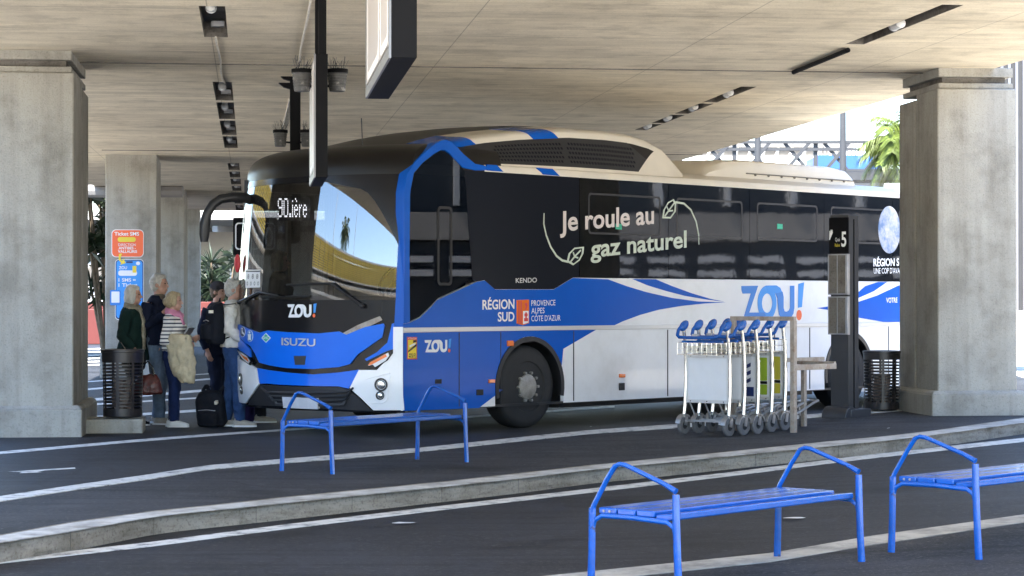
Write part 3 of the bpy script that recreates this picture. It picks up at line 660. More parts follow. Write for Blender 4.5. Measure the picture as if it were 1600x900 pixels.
h = at(1310, 247, 130).z; MB().box((0, 0, h / 2 - .5), (3.8, 4.9, h - 1)).build('lower_wall', 'truss', t); MB().box((0, 0, h - .5), (3.9, 5, 1)).build('wall', 'bluebldg', t); h2 = at(1310, 229, 130).z
mb = MB()
for k in range(18): mb.box((-1.9 + k * 0.22, -2, (h + h2) / 2), (0.07, 0.07, h2 - h))
split(mb, 'roof_fence', 'facade_grey', t)

# plants
def frond(mb, base, az, el, L, droop, nleaf, lw, ll, mi=0):
    d0 = Vector((math.cos(az) * math.cos(el), math.sin(az) * math.cos(el), math.sin(el))); p = Vector(base); pts = [p.copy()]; d = d0.copy(); n = 12
    for i in range(n):
        p = p + d * (L / n); pts.append(p.copy()); d = (d + Vector((0, 0, -droop / n))).normalized()
    mb.tube(pts, [0.028 * (1 - 0.8 * i / n) for i in range(n + 1)], 5, mi)
    sdv = Vector((-math.sin(az), math.cos(az), 0))
    for i in range(nleaf):
        t = 0.15 + 0.85 * i / nleaf; k = t * n; i0 = min(int(k), n - 1); q = pts[i0].lerp(pts[i0 + 1], k - i0); dd = (pts[i0 + 1] - pts[i0]).normalized()
        for s in (-1, 1):
            l = ll * (0.55 + 0.6 * math.sin(math.pi * (0.15 + 0.8 * t))) * rnd.uniform(0.8, 1.1)
            v = (sdv * s * 0.75 + dd * 0.6 + Vector((0, 0, rnd.uniform(-0.25, 0.15)))).normalized()
            m1 = q + v * l * 0.5; tip = q + v * l + Vector((0, 0, -l * 0.45)); wv = dd * lw
            mb.add([q - wv * .6, q + wv * .6, m1 + wv, tip, m1 - wv], [(0, 1, 2, 3, 4)], mi)
def palm(label, loc, htrunk, nfr, L, mat_='palmleaf', ll=0.6, lw=0.03, trunk_r=0.2, nleaf=34, name='palm_tree', cat='palm tree', emin=-0.3, emax=1.3, droop=1.6, group=None):
    t = thing(name, label, cat, loc, 0, group)
    MB().tube([(0, 0, 0), (0.05, 0, htrunk * 0.5), (0, 0, htrunk)], [trunk_r * 1.15, trunk_r, trunk_r * 0.9], 12).build('trunk', 'bark', t)
    mb = MB()
    for i in range(nfr): frond(mb, (0, 0, htrunk), i * 2.399 + rnd.uniform(-.2, .2), emin + (emax - emin) * (i / nfr) ** 0.8, L * rnd.uniform(0.85, 1.1), droop * rnd.uniform(.8, 1.2), nleaf, lw, ll)
    mb.build('crown', mat_, t, sharp=0, fix=False); return t
p = at(1424, 250, 48.0); palm('sunlit green palm tree hidden half behind the big right pillar', (p.x, 48.0, 0), at(1424, 232, 48).z, 44, 1.2, ll=0.42, lw=0.007, nleaf=64, trunk_r=0.18)
def spiky(label, loc, n, hmax, L, group=None):
    t = thing('spiky_plant', label, 'plant', loc, 0, group); mbt = MB(); mb = MB()
    for k in range(n):
        bx, by = rnd.uniform(-.7, .7), rnd.uniform(-.5, .5); h = hmax * rnd.uniform(0.25, 1.0)
        mbt.tube([(bx * .3, by * .3, 0), (bx, by, h)], [0.06, 0.04], 6)
        for j in range(46):
            az = rnd.uniform(0, 6.283); el = rnd.uniform(-0.5, 1.4); l = L * rnd.uniform(.6, 1.1)
            d = Vector((math.cos(az) * math.cos(el), math.sin(az) * math.cos(el), math.sin(el))); s_ = Vector((-math.sin(az), math.cos(az), 0)) * 0.03
            b = Vector((bx, by, h + rnd.uniform(-.35, .1))); m_ = b + d * l * .55; tp = b + d * l + Vector((0, 0, -l * .3 * math.cos(el)))
            mb.add([b - s_ * .6, b + s_ * .6, m_ + s_, tp, m_ - s_], [(0, 1, 2, 3, 4)])
    mbt.build('stem', 'bark', t); mb.build('foliage', 'darkleaf', t, sharp=0, fix=False); return t
p = at(329, 473, 80.5); spiky('dark spiky dracaena growing right of the farthest pillar', (p.x + .1, 82, 0), 15, 3.3, 0.9)
p = at(152, 473, 62); spiky('tall dark dracaena seen between the two left pillars', (p.x, 64, 0), 26, 6.0, 1.0)

# building that curves past on the left (mirrored in the windscreen)
t = thing('curved_terrace_building', 'curved building with long ochre louvre band, mirrored in the windscreen', 'building', (0, 0, 0))
path = []
for i in range(41):
    a = R(128 + (248 - 128) * i / 40); path.append(Vector((4 + 40 * math.cos(a), 10 + 46 * math.sin(a), 0)))
def ribbon(mb, z0, z1, out0, out1, th, segs=1):
    for i in range(len(path) - 1):
        for k in range(segs):
            p, q = path[i].lerp(path[i + 1], k / segs), path[i].lerp(path[i + 1], (k + 1) / segs); n_ = Vector((4, 10, 0)) - p; n_.z = 0; n_.normalize()
            A = [p + n_ * out0 + Vector((0, 0, z0)), q + n_ * out0 + Vector((0, 0, z0)), q + n_ * out1 + Vector((0, 0, z1)), p + n_ * out1 + Vector((0, 0, z1))]
            mb.add(A + [v - n_ * th for v in A], [(0, 1, 2, 3), (7, 6, 5, 4), (0, 4, 5, 1), (3, 2, 6, 7), (0, 3, 7, 4), (1, 5, 6, 2)])
mb = MB(); ribbon(mb, -0.4, 3.7, 0, 0, 0.5); mb.build('lower_wall', 'wallgrey', t, sharp=0)
mb = MB(); ribbon(mb, 3.7, 3.9, 0.15, 0.15, 0.8); ribbon(mb, 4.9, 5.05, 0.9, 0.9, 4); ribbon(mb, 5.45, 5.57, 0.9, 0.9, 4); ribbon(mb, 7.85, 8.05, 1.6, 1.6, 4); mb.build('cornice', 'facade_pale', t, sharp=0)
mb = MB()
for k in range(12): z = 5.6 + k * 0.19; ribbon(mb, z, z + 0.115, 0.9 + k * .06, 0.98 + k * .06, 0.1)
mb.build('louvre_band', 'ochre', t, sharp=0)
mb = MB(); ribbon(mb, 3.9, 7.8, -2.5, -2.5, 0.4); mb.build('rear_wall', 'facade_grey', t, sharp=0)
mb = MB()
for i in range(0, 41, 1):
    p = path[i]; n_ = (Vector((4, 10, 0)) - p).normalized(); mb.bar(p + n_ * 0.8 + Vector((0, 0, 3.9)), p + n_ * 1.75 + Vector((0, 0, 7.85)), 0.12, 0.12)
split(mb, 'upright', 'facade_grey', t, sharp=0)
for k, i in enumerate((8, 14, 19, 24)):
    p = path[i] * 1.1; tm = thing('mast', ['slim white mast far left on the terrace', 'slim white mast beside the palm on the terrace', 'slim white mast in the middle of the terrace', 'slim white mast at the near end of the terrace'][k], 'mast', (p.x, p.y, 0))
    MB().tube([(0, 0, 0), (0, 0, 19)], [0.16, 0.1], 8).build('pole', 'white', tm)
p = path[22] * 1.15; palm('palm tree standing behind the curved terrace building', (p.x, p.y, 0), 11, 26, 3, ll=.9, lw=.05, nleaf=22)

# ================================================================== THE COACH
BA = R(42.4); BL = Vector((math.sin(BA), math.cos(BA), 0)); BN = Vector((-math.cos(BA), math.sin(BA), 0))
_uw = on_z(828, 669, 0); _d = ray(630, 500)
_det = _d.x * BL.y - _d.y * BL.x
_c = _uw - CAM; _t = (_c.x * BL.y - _c.y * BL.x) / _det; _u = (_d.x * _c.y - _d.y * _c.x) / _det
BP = _uw - BL * _u; BP.z = 0
W, LEN = 2.78, 12.2
def tolocal(p):
    q = p - BP; return Vector((q.dot(BL), q.dot(BN), q.z))
CL = tolocal(CAM); CL.z = CAMH
def lray(px, py):
    d = ray(px, py); return Vector((d.dot(BL), d.dot(BN), d.z))
def SD(px, py, v=0.0):
    d = lray(px, py); t = (v - CL.y) / d.y; return (CL.x + d.x * t, CAMH + d.z * t)
def sds(pts, v=0.0): return [SD(x, y, v) for x, y in pts]
def rake(h):
    x = 0.03 * (h - 1.1) if h > 1.1 else 0
    if h > 1.5: x += 0.045 * (h - 1.5) ** 2
    if h < 0.5: x += 0.25 * (0.5 - h) ** 1.5
    return x
def FX(v, h):
    t = min(1, abs((v - W / 2) / (W / 2))); return -0.42 * (1 - t ** 2.3) + rake(h)
def FR(px, py):
    d = lray(px, py); t0 = 22.0; g = lambda t: (CL.x + d.x * t) - FX(CL.y + d.y * t, CAMH + d.z * t)
    t = t0; prev = g(t)
    while t < 32:
        t += 0.02; c = g(t)
        if c >= 0 and 0 <= CL.y + d.y * t <= W + .02:
            lo, hi = t - 0.02, t
            for _ in range(20):
                m_ = (lo + hi) / 2
                if g(m_) >= 0: hi = m_
                else: lo = m_
            t = hi; break
    v, h = CL.y + d.y * t, CAMH + d.z * t
    if t >= 32:  # missed: clamp to the corner on the side nearer to the pixel
        if px > 560: u, h = SD(px, py); v = 0.0
        else: v = W; tt = (W - CL.y) / d.y; h = CAMH + d.z * tt
    return (max(0, min(W, v)), h)
def frs(pts): return [FR(x, y) for x, y in pts]
fside = lambda u, h, o: Vector((u, -o, h))
def fnorm(v, h):
    e = 0.004; a = max(e, min(W - e, v)); dv = (FX(a + e, h) - FX(a - e, h)) / (2 * e); dh = (FX(a, h + e) - FX(a, h - e)) / (2 * e)
    return Vector((-1, dv, dh)).normalized()
ffront = lambda v, h, o: Vector((FX(v, h), v, h)) + fnorm(v, h) * o
def front_panel(loop, off, name, m_, parent, holes=(), sharp=30, back=0.004, step=0.07):
    """panel following the curved front: outline given in (v, h)"""
    loops = [list(loop)] + [list(h_) for h_ in holes]; flat = [p for lp in loops for p in lp]
    tris = tessellate_polygon([[Vector((p[0], p[1], 0)) for p in lp] for lp in loops])
    bm = bmesh.new(); vs = [bm.verts.new((p[0], p[1], 0)) for p in flat]
    for t in tris:
        try: bm.faces.new([vs[i] for i in t])
        except ValueError: pass
    v0, v1 = min(p[0] for p in flat), max(p[0] for p in flat); h0, h1 = min(p[1] for p in flat), max(p[1] for p in flat)
    k = math.ceil(v0 / step)
    while k * step < v1:
        bmesh.ops.bisect_plane(bm, geom=bm.verts[:] + bm.edges[:] + bm.faces[:], plane_co=(k * step, 0, 0), plane_no=(1, 0, 0)); k += 1
    k = math.ceil(h0 / 0.15)
    while k * 0.15 < h1:
        bmesh.ops.bisect_plane(bm, geom=bm.verts[:] + bm.edges[:] + bm.faces[:], plane_co=(0, k * 0.15, 0), plane_no=(0, 1, 0)); k += 1
    bmesh.ops.recalc_face_normals(bm, faces=bm.faces)
    bnd = [e for e in bm.edges if e.is_boundary]; ret = bmesh.ops.extrude_edge_only(bm, edges=bnd); nv = {v for v in ret['geom'] if isinstance(v, bmesh.types.BMVert)}
    for v in bm.verts: v.co = ffront(v.co.x, v.co.y, back if v in nv else off)
    bmesh.ops.recalc_face_normals(bm, faces=bm.faces)
    if not bm.faces: print('EMPTY PANEL', name, [(round(a,2),round(b,2)) for a,b in flat]); bm.free(); return None
    # outward facing check
    f0 = max(bm.faces, key=lambda f: f.calc_area())
    if f0.normal.x > 0: bmesh.ops.reverse_faces(bm, faces=bm.faces)
    me = bpy.data.meshes.new(name); bm.to_mesh(me); bm.free(); me.materials.append(M[m_])
    me.polygons.foreach_set('use_smooth', [True] * len(me.polygons)); me.set_sharp_from_angle(angle=R(sharp))
    o = bpy.data.objects.new(name, me); COL.objects.link(o); o.parent = parent; return o

coach = thing('coach', 'blue and white intercity coach with black glazing parked at the platform', 'coach', BP, math.atan2(BL.y, BL.x))
# --- lower side body with wheel arches
HS = 0.278; UF, UR, HW, RW = 2.09, 8.75, 0.484, 0.50
RA = 0.60
def arch(u, flip=False, r=RA):
    a = arc(u, HW + 0.0, r, r * 0.98, 0, 180, 18); return a if not flip else a[::-1]
lowtop = sds([(895, 434), (865, 452), (773, 452), (757, 438), (745, 440), (682, 469), (672, 481), (655, 497), (640, 504), (630, 506)])
side = [(0.0, HS), (UF - RA, HS)] + arch(UF, True) + [(UF + RA, HS), (UR - RA, HS)] + arch(UR, True) + [(UR + RA, HS), (LEN, HS), (LEN, 1.77), (lowtop[0][0] + .001, 1.77)] + lowtop[:-1] + [(0.0, lowtop[-1][1])]
mb = MB(); mb.poly(side, fside, -0.05, 0.0)
mb.box((LEN - 0.03, W / 2, 1.65), (0.06, W - 0.12, 2.7))
mb.poly([(0.6, HS), (LEN, HS), (LEN, 2.975), (1.5, 2.975), (1.5, 1.2), (0.6, 1.2)], lambda u, h, o: Vector((u, W + o, h)), -0.05, 0.0)
mb.build('body', 'white', coach, sharp=25)
mb = MB(); mb.box((LEN / 2 + 0.3, W / 2, 0.62), (LEN - 0.9, W - 0.9, 0.62)); mb.box((5.42, W / 2, 0.31), (5.3, W - 0.3, 0.2)); mb.box((.75, W / 2, .33), (1.3, W - .7, .12)); mb.box((11, W / 2, .35), (3, W - .3, .2)); mb.build('underbody', 'black_plastic', coach)  # lower boxes added to keep the ground under the coach dark
mb = MB()
for u in (UF, UR):
    for v in (0.06, W - 0.06):
        s_ = 1 if v < 1 else -1
        n = 20; rings = [[Vector((u + (RA + .01) * math.cos(R(-10 + 200 * i / n)), v + s_ * d, HW + (RA + .01) * math.sin(R(-10 + 200 * i / n)))) for i in range(n + 1)] for d in (0, 0.45)]
        mb.loft(rings, cap=False, closed=False); mb.add(rings[1], [tuple(range(n + 1))])
split(mb, 'wheel_well', 'black_plastic', coach, fix=False)
mb = MB()
for u in (UF, UR):
    o_ = arc(u, HW, RA + .002, (RA + .002) * .98, -12, 192, 26); i_ = arc(u, HW, RA - 0.055, (RA - 0.055) * .98, -12, 192, 26); mb.poly(o_ + i_[::-1], fside, -0.03, 0.014)
split(mb, 'arch_trim', 'black_plastic', coach, sharp=30)
# --- blue fields on the side (7 mm film edges kept thin)
archU = [(x, y) for x, y in arc(UF, HW, RA + .004, (RA + .004) * .98, 180, 22, 20)]
low_blue = [(0.0, HS), SD(748, 637.5), SD(785, 609)] + [p for p in archU if p[1] > SD(785, 609)[1]] + [SD(880, 545), SD(934, 513.5), (0.0, SD(640, 515)[1] - 0.035)]
up_left = [(0.0, 1.19), SD(957, 509.5), SD(973, 502), SD(1000, 492), SD(1029, 484), SD(1065, 478), SD(1100, 474.3), SD(1134, 472.5), SD(1090, 471), SD(1050, 465.5), SD(1010, 456.5), SD(980, 447.5), SD(950, 436.5)] + [(lowtop[0][0] + .001, 1.768)] + [(a, b - 0.002) for a, b in lowtop[1:-1]] + [(0.0, lowtop[-1][1] - .002)]
sliver = sds([(988, 436), (1024, 436.3), (1050, 447), (1080, 458), (1110, 467), (1132, 471.4), (1105, 468.3), (1070, 462.3), (1040, 454.5), (1012, 446)])
mb = MB(); mb.poly(low_blue, fside, 0.0, 0.004); mb.poly(up_left, fside, 0.0, 0.004); mb.poly(sliver, fside, 0.0, 0.004)
r1 = sds([(1276, 481.5), (1300, 478), (1306, 476.3), (1306, 486), (1300, 485)])
r2 = sds([(1336, 461), (1352, 447), (1372, 440.6), (1386, 440.6), (1365, 455), (1340, 466), (1310, 478), (1306, 476.5)])
r3 = sds([(1306, 486), (1340, 472), (1370, 462), (1404, 446), (1460, 442), (1515, 443), (1515, 504), (1440, 504), (1380, 503), (1345, 497)])
for r_ in (r1, r2, r3): mb.poly(r_, fside, 0.0, 0.004)
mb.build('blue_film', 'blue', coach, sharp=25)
# --- strip, panel joints, flaps
hb = SD(640, 515)[1]
mb = MB(); mb.poly([(0.0, hb - 0.03), (LEN, hb - 0.03), (LEN, hb + 0.022), (0.0, hb + 0.022)], fside, 0, 0.016); mb.build('rub_strip', 'alu', coach, bevel=0.004)
mb = MB()
for px in (717, 782, 896, 1043, 1210, 1265):
    u = SD(px, 560)[0]; mb.box((u, -0.001, (HS + hb - 0.035) / 2 + 0.005), (0.012, 0.012, hb - HS - 0.06))
for u in (9.75, 10.9): mb.box((u, -0.001, (HS + hb) / 2), (0.012, 0.012, hb - HS - 0.08))
mb.box((4.9, 0.02, HS + 0.004), (9.6, 0.03, 0.03)); split(mb, 'panel_joint', 'black_plastic', coach)
for (px, py, w_, h_) in [(684, 596, .1, .05), (749, 613, .11, .065), (971, 604, .1, .09)]:
    u, h = SD(px, py); f = MB().box((u, -0.006, h), (w_, 0.018, h_)).build('flap_handle', 'black_plastic', coach, bevel=0.004)
for (px, py, w_, h_) in [(796, 536.5, .1, .065), (767, 595.5, .1, .042), (971, 587, .1, .045), (1272, 574, .09, .04)]:
    u, h = SD(px, py); MB().box((u, -0.012, h), (w_, 0.03, h_)).build('side_marker', 'amber', coach, bevel=0.006)
# --- glazing
HT = 2.975
capx = SD(726, 300)[0]
cab = sds([(640, 300), (646, 272), (660, 255.5), (677, 242.5), (687, 236.5), (694, 236), (701, 240.5), (711, 250), (725, 266), (728, 300), (737, 436)]) + sds([(684, 466), (672, 479), (655, 495), (640, 502)])
cab_in = cab
dark = [SD(725.5, 266), (SD(895, 434)[0], HT), (LEN, HT), (LEN, 1.772), (lowtop[0][0], 1.772), (lowtop[0][0], lowtop[0][1] + .002)] + [(a, b + .002) for a, b in lowtop[1:5]] + [SD(737.5, 437), SD(728.5, 300)]
mid = SD(905, 350)[0]
glass_poly = [(mid, HT), (LEN, HT), (LEN, 1.772), (mid, 1.772)]
panel_poly = [SD(725.5, 266), (mid - .006, HT), (mid - .006, 1.772), (lowtop[0][0], lowtop[0][1] + .002)] + [(a, b + .002) for a, b in lowtop[1:5]] + [SD(738, 437), SD(728.5, 300)]
MB().poly(panel_poly, fside, -0.03, 0.004).build('black_side_panel', 'sidepanel', coach, sharp=25)
mb = MB(); us = [mid] + [mid + 1.72 * k for k in range(1, 6)] + [LEN]
for a, b in zip(us, us[1:]):
    win = MB().poly([(a + .004, 1.774), (b - .004, 1.774), (b - .004, HT - .002), (a + .004, HT - .002)], fside, -0.03, 0.004).build('side_window', 'sideglass', coach, sharp=25)
    if b - a > 1:
        f_ = rrect(a + .16, 2.30, b - .16, 2.80, .05); fi = rrect(a + .185, 2.325, b - .185, 2.775, .04); MB().poly(f_, fside, 0.004, 0.007, 0, [fi]).build('hopper_frame', 'black_plastic', win, sharp=25)
cw = MB().poly(cab, fside, -0.004, 0.002).build('cab_window', 'cabglass', coach, sharp=25)
sl = sds([(690, 330), (704, 328), (706, 445), (691, 447)]); mb = MB()
a_, b_ = SD(683, 322), SD(706, 446); mb.poly(rrect(a_[0], b_[1], b_[0], a_[1], .05), fside, -0.02, 0.008, 0, [rrect(a_[0] + .03, b_[1] + .03, b_[0] - .03, a_[1] - .03, .03)])
mb.build('sliding_frame', 'interior', cw)
# --- blue arch band round the cab window and the front corner post
band_out = [(628.5, 506), (629, 400), (630, 300), (635, 272), (648, 252), (668, 233.5), (680, 224), (688, 219.3), (696, 218), (704, 221), (712, 228.5), (724, 241), (742, 256), (760, 259.5)]
band_in = [(760, 266), (742, 266.5), (722, 262), (710, 249), (701, 239), (694, 234.5), (687, 235), (677, 241), (660, 254), (646, 270), (640, 300), (639, 400), (639.5, 504)]
bo = [(max(0.0, a), b) for a, b in sds(band_out)]
mb = MB(); mb.poly(bo + sds(band_in), fside, -0.12, 0.012); mb.build('corner_post', 'blue', coach, sharp=30, bevel=0.006)
# --- roof edge rail with stripes, pod, roof
mb = MB(); r0 = SD(757, 262)[0]
rail = [[Vector((u, v, h)) for v, h in ((-0.006, HT), (-0.012, HT + .03), (0.004, HT + .075), (0.06, HT + .1), (0.06, HT - .01))] for u in (r0, LEN)]
mb.loft(rail); mb.build('roof_rail', 'cream', coach, sharp=40)
def slant_stripe(name, pts, parent=coach): MB().poly(sds(pts, -0.008), fside, -.006, .0065 + .008 + .002).build(name, 'blue', parent, sharp=0)
hs_t = [(.40, 3.19), (.76, 3.29), (1.1, 3.36), (1.45, 3.42), (2.0, 3.49), (2.5, 3.54), (2.9, 3.575), (3.6, 3.585), (4.1, 3.57), (4.45, 3.52), (4.75, 3.43), (5.0, 3.27), (5.3, 3.06)]
hc_t = [(.40, 3.25), (.76, 3.36), (1.1, 3.45), (1.45, 3.51), (2.0, 3.58), (2.5, 3.63), (2.9, 3.66), (3.6, 3.66), (4.1, 3.64), (4.45, 3.57), (4.75, 3.45), (5.0, 3.29), (5.3, 3.07)]
def tab(t, u):
    if u <= t[0][0]: return t[0][1]
    for a, b in zip(t, t[1:]):
        if u <= b[0]: return a[1] + (b[1] - a[1]) * sstep((u - a[0]) / (b[0] - a[0])) if False else a[1] + (b[1] - a[1]) * (u - a[0]) / (b[0] - a[0])
    return t[-1][1]
def pod_pt(u, q, o=0.0):
    """q 0..1 from the rail up the side, over the edge to the middle of the roof"""
    hs, hc = tab(hs_t, u), tab(hc_t, u); base = HT + .05
    if q <= 0.6:
        k = q / 0.6; v = 0.03 + 0.10 * k; h = base + (hs - 0.07 - base) * k; n = Vector((0, -1, 0.25))
    elif q <= 0.8:
        k = (q - 0.6) / 0.2; a = k * math.pi / 2; v = 0.13 + 0.16 * (1 - math.cos(a)); h = hs - 0.07 + 0.07 * math.sin(a); n = Vector((0, -math.cos(a), 0.25 + math.sin(a)))
    else:
        k = (q - 0.8) / 0.2; v = 0.29 + (W / 2 - 0.29) * k; h = hs + (hc - hs) * math.sin(k * math.pi / 2); n = Vector((0, -0.1, 1))
    return Vector((u, v, h)) + n.normalized() * o
us_ = [.40 + (5.3 - .40) * i / 44 for i in range(45)]; qs = [i / 10 * .6 for i in range(11)] + [.6 + .2 * i / 6 for i in range(1, 7)] + [.8 + .2 * i / 6 for i in range(1, 7)]
mb = MB(); rings = []
for u in us_:
    h_ = [pod_pt(u, q) for q in qs]; rings.append(h_ + [Vector((p.x, W - p.y, p.z)) for p in h_[-2::-1]])
mb.loft(rings); mb.build('roof_pod', 'black_roof', coach, sharp=40)
def pod_strip(name, m_, ua, ub, qa, qb, off, sl=0.0, nu=24, nq=10, holes=None, ubf=None):
    """panel on the pod; sl slants its ends with height"""
    mb = MB(); rows = []
    for i in range(nu + 1):
        r_ = []
        for j in range(nq + 1):
            q = qa + (qb - qa) * j / nq; e0 = ua + sl * (q - qa); e1 = (ubf(q) if ubf else ub) + (sl * (q - qa) if not ubf else 0); u = e0 + (e1 - e0) * i / nu
            r_.append(pod_pt(u, q, off))
        rows.append(r_)
    rings = [r_ + [p + Vector((0, .02, -.02)) for p in r_[::-1]] for r_ in rows]
    mb.loft(rings); return mb.build(name, m_, coach, sharp=35)
u_end = lambda q: 5.28
pod_strip('pod_cap', 'cream', .75, 5.28, .54, .845, .006, nu=60)
pod_strip('pod_tail', 'cream', 4.1, 5.28, .03, .56, .007, sl=0.9, ubf=u_end)
pod_strip('pod_lower', 'cream', 1.2, 5.28, -0.0, .09, .005, nu=40)
for ua, ub in ((.62, 1.28), (2.28, 2.72)): pod_strip('blue_stripe', 'blue', ua, ub, .538, .85, .011, sl=-.9 if ua > 1 else -.6, nu=8)
for ua, ub in ((1.3, 1.62), (2.28, 2.62)): slant_stripe('blue_stripe', [(SDp) for SDp in ([(760, 257), (776, 258), (786, 268.5), (760, 266.5)] if ua < 2 else [(838, 262), (863, 264), (874, 275), (848, 272.8)])])
# perforated grille
mb = MB(); mb2 = MB()
for i in range(46):
    for j in range(5):
        u = 1.55 + i * 0.056 + (0.028 if j % 2 else 0); q = .17 + j * .068
        if u > 4.15 or (2.78 < u < 2.86): continue
        if q > .54 - max(0, (1.75 - u)) * 0.5: continue
        c = pod_pt(u, q, .008); du = Vector((.017, 0, 0)); dq = (pod_pt(u, q + .02, .008) - pod_pt(u, q - .02, .008)) * .5
        mb.add([c - du - dq * .9 + du * .4, c + du - dq * .9 + du * .4, c + du + dq * .9 - du * .4, c - du + dq * .9 - du * .4], [(0, 1, 2, 3)])
gr = pod_strip('grille', 'black_plastic', 1.1, 4.05, .09, .545, .004, sl=-.0, ubf=lambda q: 4.9 - .9 * q / .55 * 1.0)
mb.build('perforation', 'sidepanel', gr, sharp=0, fix=False)
# main roof behind and air-conditioning unit
mb = MB(); prof = [(0.05, HT + .02), (0.06, HT + .1), (0.2, HT + .16), (W / 2, HT + .2)]
ring = lambda u: [Vector((u, v, h)) for v, h in prof] + [Vector((u, W - v, h)) for v, h in prof[-2::-1]]
mb.loft([ring(u) for u in (4.8, 8, LEN)]); mb.build('roof', 'cream', coach, sharp=40)
mb = MB(); rg = []
for u, k in ((5.55, .02), (5.75, .55), (6.1, .92), (6.6, 1), (8.7, 1), (8.95, .9), (9.1, .6), (9.14, .1)):
    hh = HT + .1 + .30 * k; r_ = [(0.17, HT + .1), (0.15, HT + .1 + .17 * k), (0.2, hh - .03 * k), (0.32, hh), (W / 2, hh + .03)]
    rg.append([Vector((u, v, h)) for v, h in r_] + [Vector((u, W - v, h)) for v, h in r_[-2::-1]])
mb.loft(rg); ac = mb.build('air_conditioner', 'cream', coach, sharp=40)
mb = MB()
for k in range(8): mb.lathe([(.018, -.008), (.018, .008)], (6.75 + k * .3, .146, HT + .2), 'Y', 8)
split(mb, 'bolt', 'conc_dark', ac); MB().box((8.0, .145, HT + .21), (2.9, .02, .012)).build('seam', 'conc_dark', ac)

# --- front: black dome above the windscreen
HD = 2.90
vv = [W * (0.5 - 0.5 * math.cos(math.pi * i / 40)) for i in range(41)]
mb = MB(); rows = []
for k in range(13):
    ph = k / 12 * math.pi / 2; h = HD + .37 * math.sin(ph) ** .72; ins = 1 - math.cos(ph) ** .72; row = []
    cv = .24 * ins
    row.append(Vector((1.6, cv, h)))
    row.append(Vector((0.75, cv, h)))
    for v in vv: row.append(Vector((FX(v, HD) + .7 * ins, cv + v / W * (W - 2 * cv), h)))
    row.append(Vector((0.75, W - cv, h))); row.append(Vector((1.6, W - cv, h))); rows.append(row)
mb.loft(rows, cap=False, closed=False); n = len(rows[0]); mb.add(rows[-1], [tuple(range(n))])
mb.build('front_dome', 'black_roof', coach, sharp=50)
# black shell of the front below the windscreen, and the glass
HWB = 1.50
def fgrid(name, h0, h1, m_, off=0.0, v0=0.0, v1=W, nh=16, parent=coach):
    mb = MB(); rows = []; vs_ = [v0 + (v1 - v0) * (0.5 - 0.5 * math.cos(math.pi * i / 44)) for i in range(45)]
    for k in range(nh + 1): h = h0 + (h1 - h0) * k / nh; rows.append([ffront(v, h, off) for v in vs_[::-1]])
    mb.loft(rows, cap=False, closed=False); return mb.build(name, m_, parent, sharp=60, fix=False)
sh = fgrid('front_mask', HS - .02, HWB, 'blackp')
ws = fgrid('windscreen', HWB, HD, 'windscreen', 0.0, .07, W - .05)
mb = MB()
for v0, v1 in ((0, .075), (W - .055, W)):
    rows = [[ffront(v, HWB + (HD - HWB) * k / 10, .003) for v in (v0, (v0 + v1) / 2, v1)] for k in range(11)]; mb.loft(rows, cap=False, closed=False)
mb.build('screen_pillar', 'blackp', coach, fix=False)
# wave-shaped black border printed at the top of the glass
top = []
for i in range(31):
    v = .07 + (W - .12) * i / 30; t = i / 30
    top.append((v, HD - .05 - .55 * max(0, 1 - t / .16) ** 1.6 - (0.18 * max(0, (.34 - t) / .34) if t < .34 else 0) - 0.02))
front_panel([(.07, HD), (W - .05, HD)][::1] + top[::-1], .004, 'screen_border', 'blackp', coach, back=.001)
# front blue post
fp = [(0.0, 1.16), (.085, 1.16), (.075, 1.5), (.07, 2.2), (.07, HD - .05), (0.0, HD - .02)]
front_panel(fp, .012, 'corner_post_front', 'blue', coach, back=-.01)
# blue nose panel
nose = frs([(374, 506), (384, 511), (408, 520), (421, 516.5), (450, 519), (500, 521), (531, 518), (543, 523), (572, 511), (600, 505.5), (602, 509), (598, 527), (577, 542), (560, 554), (548, 569), (530, 573.5), (490, 576.5), (450, 575), (425, 571), (408, 566.5), (402, 553), (395, 541), (382, 531), (374, 522)])
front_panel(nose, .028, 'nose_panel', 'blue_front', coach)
lowb = frs([(404, 575), (420, 578), (450, 582), (490, 585), (530, 582), (562, 577.5), (556, 592), (546, 607), (530, 603.5), (490, 603), (440, 601), (418, 599), (408, 600)])
front_panel(lowb, .02, 'bumper_panel', 'blue_front', coach)
edge_r = frs([(616, 505), (616, 545), (604, 549), (574, 564), (571, 561), (590, 550), (606, 535), (611, 515), (613, 506)])
front_panel(edge_r, .022, 'blue_edge', 'blue_front', coach)
edge_l = frs([(370.5, 503), (374, 524), (384, 535), (393, 546), (394, 558), (380, 549), (369, 541)])
front_panel(edge_l, .022, 'blue_edge', 'blue_front', coach)
corner_r = [(0.0, .29)] + [(0.0, hb + .03), (.09, hb + .03)] + frs([(615, 552), (590, 578), (562, 578), (548, 606), (566, 622), (585, 643)]) 
corner_r = [(max(0, a), max(.285, b)) for a, b in corner_r]
front_panel(corner_r, .026, 'bumper_corner', 'white', coach)
cl = frs([(395, 570), (402, 575), (407, 600), (397, 615), (387, 631)]); corner_l = [(W, .30), (W, FR(371, 545)[1])] + frs([(376, 560)]) + cl
corner_l = [(a, max(.3, b)) for a, b in corner_l]
front_panel(corner_l, .026, 'bumper_corner', 'white', coach)
grl = frs([(410, 601), (440, 603), (490, 605), (530, 605.5), (545, 609), (563, 623), (582, 642), (530, 639), (480, 636), (430, 633.5), (390, 632), (398, 617)])
gp_ = front_panel(grl, .02, 'lower_grille', 'black_plastic', coach)
mb = MB()
